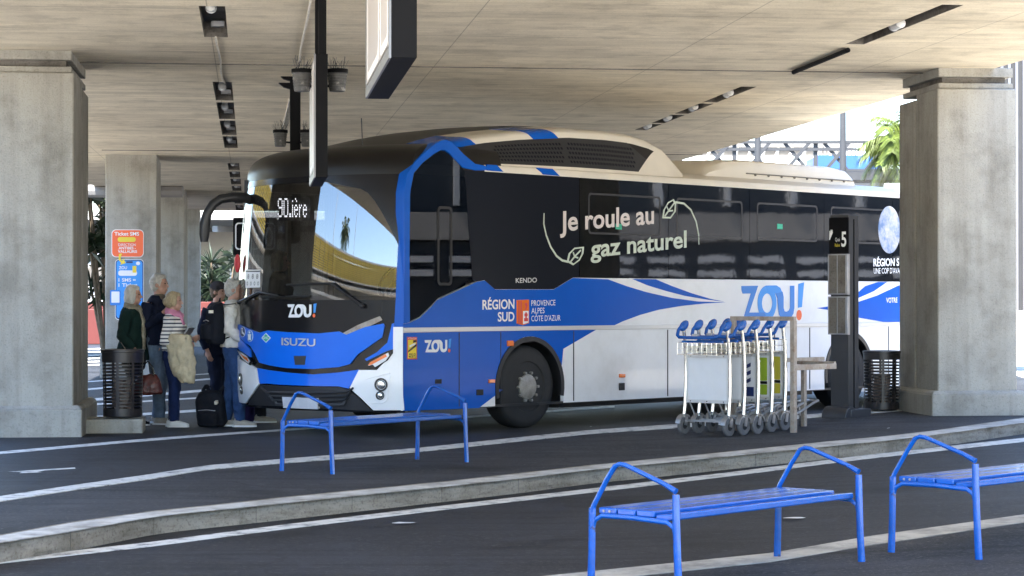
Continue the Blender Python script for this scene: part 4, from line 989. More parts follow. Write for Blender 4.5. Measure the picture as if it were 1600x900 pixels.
for k in range(4):
    y = 612 + k * 6.2; x0, x1 = 420 + k * 5 * (1 if k < 3 else 1), 545 - k * 2
    pts = [ffront(*FR(x0 - 8 + k * 2, y - 7), .03)] + [ffront(*FR(x0 + (x1 - x0) * i / 14, y + 1.2 * math.sin(math.pi * i / 14)), .035) for i in range(15)] + [ffront(*FR(x1 + 9 - k * 2, y - 6), .03)]
    mb.tube(pts, (.02, .013), 6)
split(mb, 'grille_bar', 'anthracite', gp_)
pl_ = [FR(447, 619), FR(500, 621)]; hh = .12
front_panel([(pl_[1][0], pl_[0][1] - hh), (pl_[0][0], pl_[0][1] - hh), (pl_[0][0], pl_[0][1]), (pl_[1][0], pl_[0][1])], .06, 'number_plate', 'plate', coach, back=.02)
front_panel(frs([(462, 556), (481, 556), (479, 570), (464, 570)]), .032, 'radar_cover', 'anthracite', coach)
# satin trim either side of the nose
front_panel(frs([(536, 521), (545, 524), (572, 513), (598, 500), (594, 494), (560, 508)]), .02, 'trim', 'rust', coach)
# lamps in the bumper corners
for px, py, r_ in [(596.5, 601, .065), (595, 617.5, .042), (379.5, 593, .065), (381, 609.5, .042)]:
    v, h = FR(px, py); c = ffront(v, h, .03); n_ = fnorm(v, h)
    q = n_.to_track_quat('Z', 'Y').to_matrix(); mb = MB(); ring = lambda rr, d: [c + q @ Vector((rr * math.cos(k * math.pi / 10), rr * math.sin(k * math.pi / 10), d)) for k in range(20)]
    mb.loft([ring(r_ * 1.15, -.02), ring(r_ * 1.15, .008), ring(r_ * .92, .008), ring(r_ * .8, -.008)]); lm = mb.build('headlight', 'black_plastic', coach)
    mb = MB(); mb.loft([ring(r_ * .78, -.006), ring(r_ * .6, .008), ring(r_ * .2, .014)]); mb.build('lens', 'chrome', lm)
for pts, inner in [([(612, 547), (614, 553), (607, 563), (586, 576), (582, 571), (573, 573.5), (577, 566)], [(604, 553), (606, 557), (582, 570), (577, 570.5), (580, 566)]),
                   ([(373, 545), (377, 553), (384, 562), (395, 571), (398, 566), (391, 556), (381, 549)], [(380, 552), (385, 559), (393, 565), (391, 559)])]:
    hl = front_panel(frs(pts), .034, 'headlight_frame', 'blackp', coach, back=.02)
    front_panel([(a, b) for a, b in frs([(p[0] + (sum(q[0] for q in pts) / len(pts) - p[0]) * .22, p[1] + (sum(q[1] for q in pts) / len(pts) - p[1]) * .22) for p in pts])], .038, 'lens', 'alu', hl, back=.03)
    front_panel(frs(inner), .042, 'indicator', 'amber', hl, back=.03)
# fog lamp moulding line on the white corner
mb = MB(); mp_ = [ffront(*FR(x, y), .03) for x, y in [(574, 592), (610, 583), (611, 588), (606, 624), (602, 628), (578, 630)]]; mb.tube(mp_, .006, 6); mb.build('moulding', 'white', coach)
# wipers
for a_, b_, c_ in [((521, 443), (568, 478), (480, 443)), ((410, 457), (380, 472), (440, 462))]:
    pts = [ffront(*FR(*p), .05) for p in ((c_), a_, b_)]; mb = MB(); mb.tube(pts, [.008, .014, .016], 6); mb.ell(pts[-1], (.03, .03, .03), 8, 6); wp = mb.build('wiper', 'black_plastic', coach)
    bl = [ffront(*FR(*p), .02) for p in ((c_[0] - 30, c_[1] + 2), (c_[0] + 45, c_[1] + 1))]; MB().tube(bl, .012, 5).build('blade', 'rubber', wp)
# far mirror
def cw_(px, py, depth): return tolocal(at(px, py, depth))
MB().tube([cw_(394, 314, 26.05), cw_(384, 309, 25.95), cw_(362, 308, 25.85), cw_(345, 311, 25.8), cw_(333, 319, 25.78), cw_(324, 333, 25.75), cw_(320, 350, 25.75), cw_(319, 366, 25.75), cw_(319, 378, 25.75)], [(.05, .055), (.055, .06), (.058, .058), (.058, .056), (.056, .054), (.054, .056), (.05, .065), (.046, .062), (.03, .045)], 14).build('mirror_arm', 'black_plastic', coach, sharp=50)
mb = MB(); mb.tube([cw_(648, 318, 24.55), cw_(650, 340, 24.6), cw_(650, 392, 24.6)], [.03, .03, .03], 8); p = cw_(665, 350, 24.75); mb.box((p.x + .02, .35, p.z), (.12, .25, .5)); mb.build('sun_visor', 'interior', coach, bevel=.02)
# aerials and roof eyes
MB().tube([Vector((.1, .75, 3.2)), Vector((.05, .72, 3.55))], .006, 5).build('aerial', 'black_plastic', coach)
# --- wheels
for i, u in enumerate((UF, UR)):
    for s_ in (0, 1):
        wh = bpy.data.objects.new('wheel', None); COL.objects.link(wh); wh.parent = coach; wh.location = (u, 0.025 if not s_ else W - 0.025, HW); wh.rotation_euler = (0, 0, 0 if not s_ else math.pi)
        MB().lathe([(.29, .0), (.30, -.015), (.40, -.018), (.455, 0), (.478, .03), (HW, .06), (HW, .24), (.46, .29), (.3, .3)], (0, .02, 0), 'Y', 48).build('tyre', 'rubber', wh, sharp=35)
        mb = MB(); mb.lathe([(.30, .005), (.285, .0), (.275, .03), (.262, .07), (.20, .08), (.19, .02), (.15, .0), (.145, -.02), (.08, -.045), (.0001, -.05)], (0, .02, 0), 'Y', 36)
        for k in range(10): a = 2 * math.pi * k / 10; mb.lathe([(.017, .01), (.017, -.035), (.008, -.04)], (.168 * math.cos(a), .02, .168 * math.sin(a)), 'Y', 8)
        rm = mb.build('rim', 'hubmetal', wh, sharp=35)
        mb = MB()
        for k in range(10): a = 2 * math.pi * (k + .5) / 10; mb.lathe([(.022, .0), (.022, -.002)], (.232 * math.cos(a), .094, .232 * math.sin(a)), 'Y', 10)
        split(mb, 'vent_hole', 'rubber', rm)
# --- cab interior
mb = MB(); mb.box((2.0, .85, 1.05), (4, 1.5, .1)); mb.box((4.0, W / 2, 2), (.08, W - .2, 2.0)); mb.box((2.2, W / 2, 2.93), (3.6, W - .3, .06)); mb.build('cab_lining', 'interior', coach)
MB().poly([(0.12, 0.45), (1.44, 0.45), (1.44, 2.86), (0.14, 2.86)], lambda u, h, o: Vector((u, W + o, h)), -0.012, 0.0).build('front_door', 'doorglass', coach)
MB().poly([(0.08, 0.4), (1.5, 0.4), (1.5, 2.93), (0.1, 2.93)], lambda u, h, o: Vector((u, W + o, h)), -0.05, 0.004, 0, [[(0.16, 0.5), (0.74, 0.5), (0.74, 2.8), (0.18, 2.8)], [(0.8, 0.5), (1.4, 0.5), (1.4, 2.8), (0.8, 2.8)]]).build('door_frame', 'black_plastic', coach)
mb = MB(); rows = []
for v in [.15 + 1.6 * i / 12 for i in range(13)]:
    x0 = FX(v, 1.5) + .06; rows.append([Vector((x0, v, 1.1)), Vector((x0, v, 1.50)), Vector((x0 + .25, v, 1.55)), Vector((x0 + .5, v, 1.45)), Vector((x0 + .55, v, 1.1))])
mb.loft(rows); mb.build('dashboard', 'interior', coach)
mb = MB(); c = Vector((.55, .68, 1.72)); q = Matrix.Rotation(R(-55), 3, 'Y'); mb.tube([c + q @ Vector((.23 * math.cos(a), .23 * math.sin(a), 0)) for a in [2 * math.pi * k / 24 for k in range(25)]], .018, 6); mb.tube([c, Vector((.3, .68, 1.45))], .03, 8); mb.box(c, (.2, .06, .03), q); mb.build('steering_wheel', 'black_plastic', coach)
for v in (.68, 1.95):
    for u in ((1.15,) if v < 1 else (2.5,)):
        MB().box((u, v, 1.55), (.5, .5, .14)).box((u + .28, v, 1.95), (.14, .48, .8), Matrix.Rotation(R(8), 3, 'Y')).build('driver_seat' if v < 1 else 'passenger_seat', 'seat', coach, bevel=.04)
mb = MB(); p = FR(440, 322); a_ = ffront(*FR(418, 342), -.15); b_ = ffront(*FR(470, 342), -.15); c_ = ffront(*FR(418, 303), -.15); d_ = ffront(*FR(470, 303), -.15)
bx = Vector((.06, 0, 0)); mb.add([a_, b_, d_, c_, a_ + bx, b_ + bx, d_ + bx, c_ + bx], [(0, 1, 2, 3), (7, 6, 5, 4), (0, 4, 5, 1), (1, 5, 6, 2), (2, 6, 7, 3), (3, 7, 4, 0)]); ds = mb.build('destination_display', 'blackp', coach)
GL = {'9': ['01110', '10001', '10001', '10001', '01111', '00001', '00001', '10001', '01110'], '0': ['01110', '10001', '10001', '10001', '10001', '10001', '10001', '10001', '01110'], '.': ['00', '00', '00', '00', '00', '00', '00', '11', '11'],
      'i': ['0', '1', '0', '1', '1', '1', '1', '1', '1'], 'è': ['0100', '0010', '0000', '0110', '1001', '1111', '1000', '1001', '0110'], 'r': ['000', '000', '000', '101', '110', '100', '100', '100', '100'], 'e': ['0000', '0000', '0000', '0110', '1001', '1111', '1000', '1001', '0110']}
cols = []; 
for ch in '90.ière':
    g_ = GL[ch]; big = ch in '90'
    for k in range(len(g_[0])): cols.append(([r_[k] for r_ in g_]))
    cols.append(['0'] * 9)
mb = MB(); n = len(cols); o0 = a_.lerp(c_, .14).lerp(b_.lerp(d_, .14), .03); ex = (b_ - a_) * .95 / n; ey = (c_ - a_) * .78 / 9
for i, cc in enumerate(cols):
    for j in range(9):
        if cc[j] == '1': q_ = o0 + ex * i + ey * (8 - j) + Vector((-.03, 0, 0)); mb.add([q_ + ex * .12, q_ + ex * .88, q_ + ex * .88 + ey * .8, q_ + ex * .12 + ey * .8], [(0, 1, 2, 3)])
mb.build('led_text', 'led', ds, sharp=0, fix=False)

# ---------------------------------------------------------------- writing and marks on the coach
def zou_parts():
    """the wordmark in a 491 x 290 field, y down"""
    Z = [(0, 20), (128, 20), (60, 229), (150, 229), (150, 290), (15, 290), (14, 278), (72, 80), (10, 80), (2, 55)]
    O_out = [(150, 290), (150, 229)]
    ring_o = arc(197, 155, 73, 135, 0, 360, 40); ring_i = arc(197, 157, 40, 75, 0, 360, 30)
    foot = [(120, 229), (175, 229), (200, 290), (120, 290)]
    topbar = [(190, 20), (270, 20), (300, 40), (318, 80), (262, 84), (255, 75), (225, 78), (200, 60)]
    U = [(262, 82), (318, 70), (326, 110), (326, 195), (334, 222), (352, 226), (370, 214), (378, 195), (378, 25), (412, 25), (412, 190), (404, 240), (380, 278), (345, 290), (310, 278), (290, 245), (284, 205), (278, 120)]
    bar_ = [(445, 12), (491, 0), (474, 190), (442, 196)]
    dot = arc(451, 252, 21, 40, 0, 360, 24)
    return Z, ring_o, ring_i, foot, topbar, U, bar_, dot
def zou(fn, off, parent, mats, name='logo'):
    """fn(x, y, off): logo field (0..491, 290..0) to surface"""
    Z, ro, ri, foot, tb, U, ba, dot = zou_parts(); mb = MB(); e = .0006
    mb.poly(Z, fn, off - .003, off); mb.poly(ro, fn, off - .003, off + e, 1, [ri]); mb.poly(foot, fn, off - .003, off + 2 * e); mb.poly(tb, fn, off - .003, off + 3 * e, 1); mb.poly(U, fn, off - .003, off + 4 * e, 0)
    mb.poly(ba, fn, off - .003, off, 2); mb.poly(dot, fn, off - .003, off, 3)
    return mb.build(name, mats, parent, sharp=0)
def quad_fn(tl, tr, bl, br, surf, w_=491, h_=290):
    def fn(x, y, o):
        s_, t_ = x / w_, y / h_; a = (tl[0] + (tr[0] - tl[0]) * s_, tl[1] + (tr[1] - tl[1]) * s_); b = (bl[0] + (br[0] - bl[0]) * s_, bl[1] + (br[1] - bl[1]) * s_)
        return surf(a[0] + (b[0] - a[0]) * t_, a[1] + (b[1] - a[1]) * t_, o)
    return fn
zou(quad_fn(SD(1158, 443), SD(1256, 441), SD(1158, 500.5), SD(1256, 500), fside), .005, coach, ['midblue', 'lightblue', 'lightblue', 'orange'])
zou(quad_fn(SD(663, 530), SD(704.5, 529), SD(663, 550.5), SD(704.5, 550.5), fside), .008, coach, ['ink', 'ink', 'lightblue', 'orange'])
zou(quad_fn(FR(450, 474), FR(495, 474), FR(450, 496), FR(495, 496), ffront), .006, coach, ['ink', 'ink', 'lightblue', 'orange'])
def lettering(items, m_, name='lettering', parent=coach):
    for body, xl, yl, xr, yr, hpx, off, bold in items:
        mb = MB(); a, b = SD(xl, yl), SD(xr, yr); hh = SD(xl, yl - hpx)[1] - a[1]; text_on(mb, body, fside, a[0], a[1], b[0], b[1], hh, off, bold); mb.build(name, m_, parent, sharp=0, fix=False)
lettering([('RÉGION', 753, 483.5, 803, 482, 15, .008, .03), ('SUD', 777, 502, 803, 501.5, 14.5, .008, .03), ('PROVENCE', 829.5, 478, 867, 477, 9, .008, .0), ('ALPES', 829.5, 490, 850, 489.3, 9, .008, 0), ('CÔTE D\'AZUR', 829.5, 502, 875, 500.8, 9, .008, 0), ('VOTRE', 1384, 473, 1401.5, 472.5, 8, .008, .02)], 'ink')
lettering([('KENDO', 805, 442, 838, 441, 7.5, .009, .02)], 'alu')
lettering([('Je roule au', 874, 361, 1021, 349, 31, .009, .03)], 'pinkish')
lettering([('gaz naturel', 922, 402, 1072, 386, 28, .009, .03)], 'sage')
lettering([('RÉGION S', 1364, 416, 1404, 415, 12, .009, .03), ('UNE COP D\'AVA', 1364.5, 427.5, 1405, 427, 9, .009, 0)], 'ink')
mb = MB()
cv1 = [(849.5, 333), (849, 350), (853, 368), (860, 386), (869, 400), (878, 407), (887, 409)]; mb.poly(stroke(sds(cv1), [.012, .018, .022, .024, .026, .026, .026]), fside, .002, .008)
cv2 = [(1055, 316), (1068, 318), (1079, 328), (1087, 346), (1091, 366), (1091.5, 382)]; mb.poly(stroke(sds(cv2), [.026, .026, .024, .022, .018, .012]), fside, .002, .008)
for lf in ([(885, 409), (888, 396), (897, 387), (912, 385.5), (911, 396), (905, 407), (895, 414.5)], [(1034, 341), (1036, 328), (1043, 316), (1052, 311), (1056, 318), (1055, 331), (1047, 341.5)]):
    cx = sum(p[0] for p in lf) / len(lf); cy = sum(p[1] for p in lf) / len(lf); inn = [(cx + (x - cx) * .78, cy + (y - cy) * .82) for x, y in lf]
    mb.poly(sds(lf), fside, .002, .008, 0, [sds(inn)[::1]])
for ln in ([(891, 409), (898, 400), (907, 391)], [(897, 400), (895, 394)], [(897, 401), (903, 403)], [(1038, 338), (1045, 328), (1053, 317)], [(1044, 329), (1041, 322)], [(1044, 330), (1051, 329)]): mb.poly(stroke(sds(ln), .02), fside, .002, .008)
split(mb, 'leaf_drawing', 'sage', coach, sharp=0)
# shield emblem
mb = MB(); mb.poly(sds([(806.5, 469), (826, 468.3), (826, 505), (816, 508), (806.5, 505.5)]), fside, .002, .007, 0)
mb.poly(sds([(816.5, 486), (825, 485.7), (825, 504), (816.5, 506.5)]), fside, .007, .009, 1)
for x in (809.3, 812.8): mb.poly(sds([(x, 470), (x + 1.5, 470), (x + 1.5, 506), (x, 506)]), fside, .007, .009, 2)
mb.poly(sds([(819, 474), (822, 473), (823.5, 477), (822, 483), (819.5, 484.5), (821, 479)]), fside, .007, .009, 2)
for x0, y0, x1, y1 in ((818.5, 490, 823.5, 494), (819.8, 488, 822.2, 501), (818, 497, 824, 502)): mb.poly(sds([(x0, y0), (x1, y0), (x1, y1), (x0, y1)]), fside, .009, .0105 + y0 * 1e-6, 2)
mb.build('shield', ['amber', 'ink', 'redst'], coach, sharp=0)
# planet picture
pm = mat('planet_print', (0.12, 0.2, 0.36), 0.5, 0, 0.3, 3, dirt=(0.55, 0.52, 0.5), dscale=2.6, dlo=.42, dhi=.6)
M['planet'] = pm; c = SD(1389, 359); r_ = SD(1389, 322)[1] - c[1]; MB().poly(arc(c[0], c[1], r_ * .84, r_, 0, 360, 40), fside, .002, .008).build('planet_picture', 'planet', coach, sharp=0)
# warning sticker
mb = MB(); mb.poly(sds([(635.5, 526.5), (651, 526.5), (651, 561.5), (635.5, 561.5)]), fside, .004, .006, 0); mb.poly(sds([(636.7, 531), (650, 531), (650, 560), (636.7, 560)]), fside, .006, .007, 1)
mb.poly(sds([(637, 548), (650, 537), (650, 541), (637, 551)]), fside, .007, .008, 2); mb.poly(sds([(639, 540), (648, 535.5), (648.5, 538), (639.5, 543)]), fside, .007, .0085, 3); mb.poly(sds([(645, 531.5), (650, 531.5), (650, 534), (645, 536)]), fside, .007, .008, 2)
for t_, y_ in (('ANGLES', 555.2), ('MORTS', 559.2)): a, b = SD(638, y_), SD(649, y_); text_on(mb, t_, fside, a[0], a[1], b[0], b[1], .025, .0078, .03, 2)
a, b = SD(636.5, 530), SD(650, 530); text_on(mb, 'ATTENTION', fside, a[0], a[1], b[0], b[1], .018, .0068, .02, 3)
mb.build('warning_sticker', ['redst', 'yellow', 'blackp', 'ink'], coach, sharp=0)
for px in (966, 1218): p = SD(px, 354); MB().poly([(p[0] - .06, p[1] - .035), (p[0] + .06, p[1] - .035), (p[0] + .06, p[1] + .035), (p[0] - .06, p[1] + .035)], fside, .004, .008).build('exit_sticker', 'green', coach, sharp=0)
# badge and stickers on the nose
mb = MB(); a, b = FR(444, 539), FR(496, 541); text_on(mb, 'ISUZU', lambda v, h, o: ffront(v, h, o), a[0], a[1], b[0], b[1], .085, .036, .02); text_on(mb, 'ISUZU', lambda v, h, o: ffront(v, h, o), a[0], a[1], b[0], b[1], .085, .041, .005); mb.build('badge', 'alu', coach, sharp=0, fix=False)
def fcirc(px, py, rx, ry, off, name, m_): c = FR(px, py); e = FR(px + rx, py); f = FR(px, py - ry); return front_panel(arc(c[0], c[1], abs(e[0] - c[0]), abs(f[1] - c[1]), 0, 360, 20), off, name, m_, coach, back=.02)
fcirc(383, 518.5, 4.2, 8, .031, 'access_sticker', 'ink'); fcirc(383, 518.5, 3.7, 7.3, .033, 'access_sticker', 'navyp'); fcirc(394, 525, 5, 9.3, .031, 'access_sticker', 'ink'); fcirc(394, 525, 4.4, 8.5, .033, 'access_sticker', 'midblue')
fcirc(394, 519.5, 1.3, 1.8, .035, 'pictogram', 'ink'); front_panel(frs([(391.3, 522), (396.7, 522), (396, 527), (396, 531.5), (394.3, 531.5), (394, 528), (393.6, 531.5), (392, 531.5), (392, 527)]), .035, 'pictogram', 'ink', coach, back=.03)
fcirc(382.6, 513.8, 1.0, 1.5, .035, 'pictogram', 'ink'); front_panel(frs([(382, 516), (383.4, 516), (383.6, 519.5), (385.6, 520), (386.2, 523.5), (385, 523), (384.6, 521.5), (382.4, 521.5)]), .035, 'pictogram', 'ink', coach, back=.03)
front_panel(frs([(419, 520.3), (426.3, 528), (419, 535.5), (412, 528)]), .031, 'gas_sticker', 'ink', coach, back=.02); front_panel(frs([(419, 521.8), (425, 528), (419, 534), (413.4, 528)]), .033, 'gas_sticker', 'green', coach, back=.03)
mb = MB(); a, b = FR(414.6, 529.6), FR(423.6, 529.8); text_on(mb, 'GNC', ffront, a[0], a[1], b[0], b[1], .03, .035, .02); mb.build('lettering', 'ink', coach, sharp=0, fix=False)
sk = front_panel(frs([(384, 421.5), (407, 421.5), (407, 449), (384, 450)]), .004, 'notice', 'ink', coach, back=.002)
for k in range(3): 
    c = FR(388.5 + 7 * k, 432); o_ = arc(c[0], c[1], .028, .03, 0, 360, 16); front_panel(o_, .0055, 'notice_mark', 'anthracite', sk, holes=[arc(c[0], c[1], .021, .023, 0, 360, 16)], back=.004); front_panel(arc(c[0], c[1], .008, .016, 0, 360, 8), .0055, 'notice_mark', 'anthracite', sk, back=.004)
for k in range(4): 
    c = FR(387 + 5.6 * k, 443); o_ = arc(c[0], c[1], .02, .023, 0, 360, 14); front_panel(o_, .0055, 'notice_mark', 'anthracite', sk, holes=[arc(c[0], c[1], .015, .017, 0, 360, 14)], back=.004)
front_panel(frs([(384.5, 423), (406.5, 423), (406.5, 425), (384.5, 425)]), .0055, 'notice_mark', 'anthracite', sk, back=.004)
v, h = FR(377.5, 412); MB().ell(ffront(v, h, .05), (.03, .05, .11), 10, 8).build('red_marker', 'redst', coach)

# ================================================================== STREET FURNITURE
def dirang(v): return math.atan2(v.y, v.x)
# benches
def make_bench(label):
    t = thing('bench', label, 'bench', (0, 0, 0), 0, 'blue steel benches')
    Lx, D = 0.904, 0.303
    for s in (-1, 1):
        x = s * Lx; mb = MB()
        fl = [Vector((x, -D, -0.02)), Vector((x, -D + .012, .2)), Vector((x, -D + .02, .42)), Vector((x, -D + .022, .545))]
        mb.tube(fl, [(.018, .026), (.017, .024), (.019, .024), (.019, .022)], 8, up=(0, 1, 0))
        ap = [Vector((x, -D + .022, .562)), Vector((x, -D + .1, .598)), Vector((x, 0.0, .666)), Vector((x, .06, .686)), Vector((x, .1, .69)), Vector((x, .132, .678)), Vector((x, .19, .60)), Vector((x, D - .022, .455)), Vector((x, D - .012, .42))]
        mb.tube(ap, [(.018, .02)] + [(.014, .018)] * 7 + [(.018, .022)], 8, up=(1, 0, 0))
        mb.tube([Vector((x, D, -0.02)), Vector((x, D - .008, .2)), Vector((x, D - .012, .44))], [(.018, .026), (.017, .024), (.019, .023)], 8, up=(0, 1, 0))
        cr = [Vector((x, -D + .02, .30)), Vector((x, -D + .035, .365)), Vector((x, -D + .08, .392)), Vector((x, 0, .402)), Vector((x, D - .08, .402)), Vector((x, D - .03, .375)), Vector((x, D - .01, .31))]
        mb.tube(cr, [(.014, .012)] * 7, 8, up=(1, 0, 0))
        mb.build('end_frame', 'bench_blue', t, sharp=45)
    ys = [-.195, -.062, .07, .2]
    for k, y in enumerate(ys):
        z = .427 - (.012 if k == 0 else 0)
        o_ = MB().box((0, y, z), (2 * Lx - .03, .122, .036), Matrix.Rotation(R(-6 if k == 0 else 0), 3, 'X')).build('slat', 'bench_blue', t, bevel=.008)
    mb = MB()
    for s in (-1, 1):
        for k in (-.02, .02): mb.lathe([(.007, -.004), (.007, .004)], (s * (Lx - .013), .2 + k, .427), 'X', 8)
    split(mb, 'bolt', 'steel', t)
    return t
def set_bench(t, bl, fl, fr, br):
    c = (bl + fl + fr + br) / 4; ex = ((fr - fl) + (br - bl)).normalized(); t.location = (c.x, c.y, 0); z = c.z; t.location.z = z; t.rotation_euler = (0, 0, dirang(ex))
def put_bench(t, x, y, ang, off): t.location = (x, y, ramp(x) + off); t.rotation_euler = (0, 0, ang)
bA = make_bench('blue bench on the platform island in front of the coach front'); put_bench(bA, -1.214, 19.839, .902, 0)
bB = copy_tree(bA); bB['label'] = 'near blue bench, the whole one at the lower right, before the kerb'; put_bench(bB, 1.256, 12.64, .854, NEAR_DROP)
bC = copy_tree(bA); bC['label'] = 'blue bench cut off by the right edge of the picture'; put_bench(bC, 3.139, 13.86, .821, NEAR_DROP)

# trolleys
def make_trolley(label, boardm, adv=None):
    t = thing('luggage_trolley', label, 'luggage trolley', (0, 0, 0), 0, 'nested luggage trolleys'); hw = .30
    for s in (-1, 1):
        MB().tube([(.0, s * hw, .17), (.016, s * hw * .99, .3), (.028, s * hw * .99, .45), (.033, s * hw * .98, .6), (.03, s * hw * .98, .75), (.018, s * hw * .97, .92), (-.015, s * hw * .96, 1.15)], [.019] * 7, 10).build('upright', 'chrome', t)
        wr = .098
        wh = MB().lathe([(.05, -.018), (wr - .012, -.02), (wr, -.012), (wr, .012), (wr - .012, .02), (.05, .018)], (0.0, s * hw, wr), 'Y', 24).build('wheel', 'greywheel', t)
        MB().lathe([(.055, -.015), (.02, -.022), (.0001, -.022)], (0, s * hw, wr), 'Y', 16).lathe([(.055, .015), (.02, .022), (.0001, .022)], (0, s * hw, wr), 'Y', 16).build('hub', 'rubber', wh)
        mb = MB(); rg = []
        for k in range(13):
            a = R(20 + 150 * k / 12); rr = wr + .014; rg.append([Vector((rr * math.cos(a), s * hw + d, wr + .004 + rr * math.sin(a) * 1.06)) for d in (-.03, 0, .03)] + [Vector((rr * .9 * math.cos(a), s * hw + d, wr + .004 + rr * .93 * math.sin(a))) for d in (.03, -.03)])
        mb.loft(rg); mb.bar((0, s * hw - .027, wr), (.02, s * hw - .027, wr * 2), .006, .045); mb.build('fender', 'steel', t)
    # handle
    mb = MB()
    for s in (-1, 1): mb.ell((-.01, s * hw * .96, 1.165), (.078, .042, .044), 14, 10, rot=Matrix.Rotation(R(-38), 3, 'Y'))
    pts = [(-.05, -.285, 1.17), (-.11, -.285, 1.12), (-.14, -.275, 1.065), (-.15, -.245, 1.045), (-.15, -.15, 1.04), (-.15, .15, 1.04), (-.15, .245, 1.045), (-.14, .275, 1.065), (-.11, .285, 1.12), (-.05, .285, 1.17)]
    mb.tube(pts, .018, 10); mb.tube([(-.06, -.27, .995), (-.06, .27, .995)], .014, 8); mb.build('handle', 'bench_blue', t)
    mb = MB(); mb.box((-.13, .04, 1.06), (.05, .07, .04)); mb.build('lock_box', 'steel', t, bevel=.006)
    # basket
    mb = MB(); bx0, bx1, z0, z1 = -.16, .1, .86, .985
    for z in (z0, (z0 + z1) / 2, z1): mb.tube([(bx0, -.26, z), (bx0, .26, z), (bx1, .26, z), (bx1, -.26, z), (bx0, -.26, z)], .003, 5)
    for k in range(9): y = -.26 + .065 * k; mb.tube([(bx0, y, z1), (bx0, y, z0), (bx1, y, z0), (bx1, y, z1)], .0022, 4)
    for k in range(3): x = bx0 + .085 * k; mb.tube([(x, -.26, z1), (x, -.26, z0), (x, .26, z0), (x, .26, z1)], .0022, 4)
    mb.build('basket', 'chrome', t)
    pl = MB().box((-.08, 0, .915), (.008, .4, .075)).build('placard', 'cream', t)
    mb = MB()
    for k in range(4): mb.add([(-.085, -.14 + k * .09 + d * .014, .9 + e_ * .035) for d, e_ in ((-1, 0), (1, 0), (1, 1), (-1, 1))], [(0, 1, 2, 3)])
    mb.build('pictogram', 'blackp', pl, fix=False)
    # panel
    pn = MB().box((.03, 0, .60), (.012, .53, .46)).build('board', boardm, t)
    mb = MB()
    for z in (.36, .84): mb.box((.028, 0, z), (.022, .55, .035))
    for y in (-.268, .268): mb.box((.028, y, .6), (.02, .018, .46))
    split(mb, 'board_frame', 'alu', t)
    mb = MB()
    for y in (-.22, 0, .22):
        for z in (.36, .84): mb.lathe([(.006, -.004), (.006, .004)], (.016, y, z), 'X', 8)
    split(mb, 'rivet', 'blackp', t)
    if adv == 'chevron':
        mb = MB(); f = plane_fn((.0235, 0, .6), (0, -1, 0), (0, 0, 1), (-1, 0, 0))
        for k in range(3): mb.poly([(-.2, .16 - k * .08), (0, .07 - k * .08), (.2, .16 - k * .08), (.2, .12 - k * .08), (0, .03 - k * .08), (-.2, .12 - k * .08)], f, 0, .002)
        mb.poly([(-.24, -.1), (.24, -.1), (.24, -.2), (-.24, -.2)], f, 0, .002); mb.build('picture', 'navyp', pn, sharp=0)
    elif adv:
        mb = MB(); f = plane_fn((.0235, 0, .6), (0, -1, 0), (0, 0, 1), (-1, 0, 0)); mb.poly(rrect(-.23, -.05, .23, .2, .01), f, 0, .002); mb.poly(rrect(-.23, -.2, .23, -.09, .01), f, 0, .002)
        mb.build('picture', adv, pn, sharp=0); MB().poly([(-.23, -.085), (.23, -.085), (.23, -.055), (-.23, -.055)], f, 0, .003).build('dark_band', 'blackp', pn, sharp=0)
        MB().poly(stroke([(-.18, -.02), (-.05, .15), (.02, .0), (.14, .17)], .025), f, .002, .0035).build('drawing', 'ink' if adv == 'lime' else 'blackp', pn, sharp=0)
    # base frame
    mb = MB()
    for s in (-1, 1):
        mb.tube([(.02, s * .285, .15), (.15, s * .27, .135), (.45, s * .2, .19), (.8, s * .13, .27), (.93, s * .1, .29)], .014, 8)
        mb.tube([(.03, s * .25, .36), (.12, s * .22, .16)], .009, 6)
    mb.tube([(.93, -.1, .29), (.99, -.06, .285), (1.0, 0, .28), (.99, .06, .285), (.93, .1, .29)], .014, 8)
    mb.bar((.02, -.285, .15), (.02, .285, .15), .02, .02); mb.bar((.45, -.2, .19), (.45, .2, .19), .02, .02); mb.build('base_frame', 'steel', t)
    fw = MB().lathe([(.03, -.015), (.06, -.016), (.065, 0), (.06, .016), (.03, .015)], (.78, 0, .066), 'Y', 18).build('wheel', 'greywheel', t)
    mb = MB(); mb.bar((.78, -.03, .066), (.74, -.03, .26), .008, .03); mb.bar((.78, .03, .066), (.74, .03, .26), .008, .03); mb.build('fork', 'steel', t)
    return t
wheels = [isl(*q) for q in [(1138.6, 681.6), (1161.6, 680), (1183, 678), (1205, 675), (1225.5, 672.5)]]
labs = ['front luggage trolley of the nested row, with a plain white board', 'second luggage trolley of the nested row, its white board in shade', 'third luggage trolley of the row, with a navy chevron advert', 'fourth luggage trolley of the row, with a green advert board', 'rearmost luggage trolley of the row, with a yellow advert board']
for k, (p, l_, bm_, ad) in enumerate(zip(wheels, labs, ['board'] * 5, [None, None, 'chevron', 'lime', 'advyellow'])):
    t = make_trolley(l_, bm_, ad); c = p + BN * .30; t.location = (c.x, c.y, p.z - .003); t.rotation_euler = (0, 0, dirang(BL))
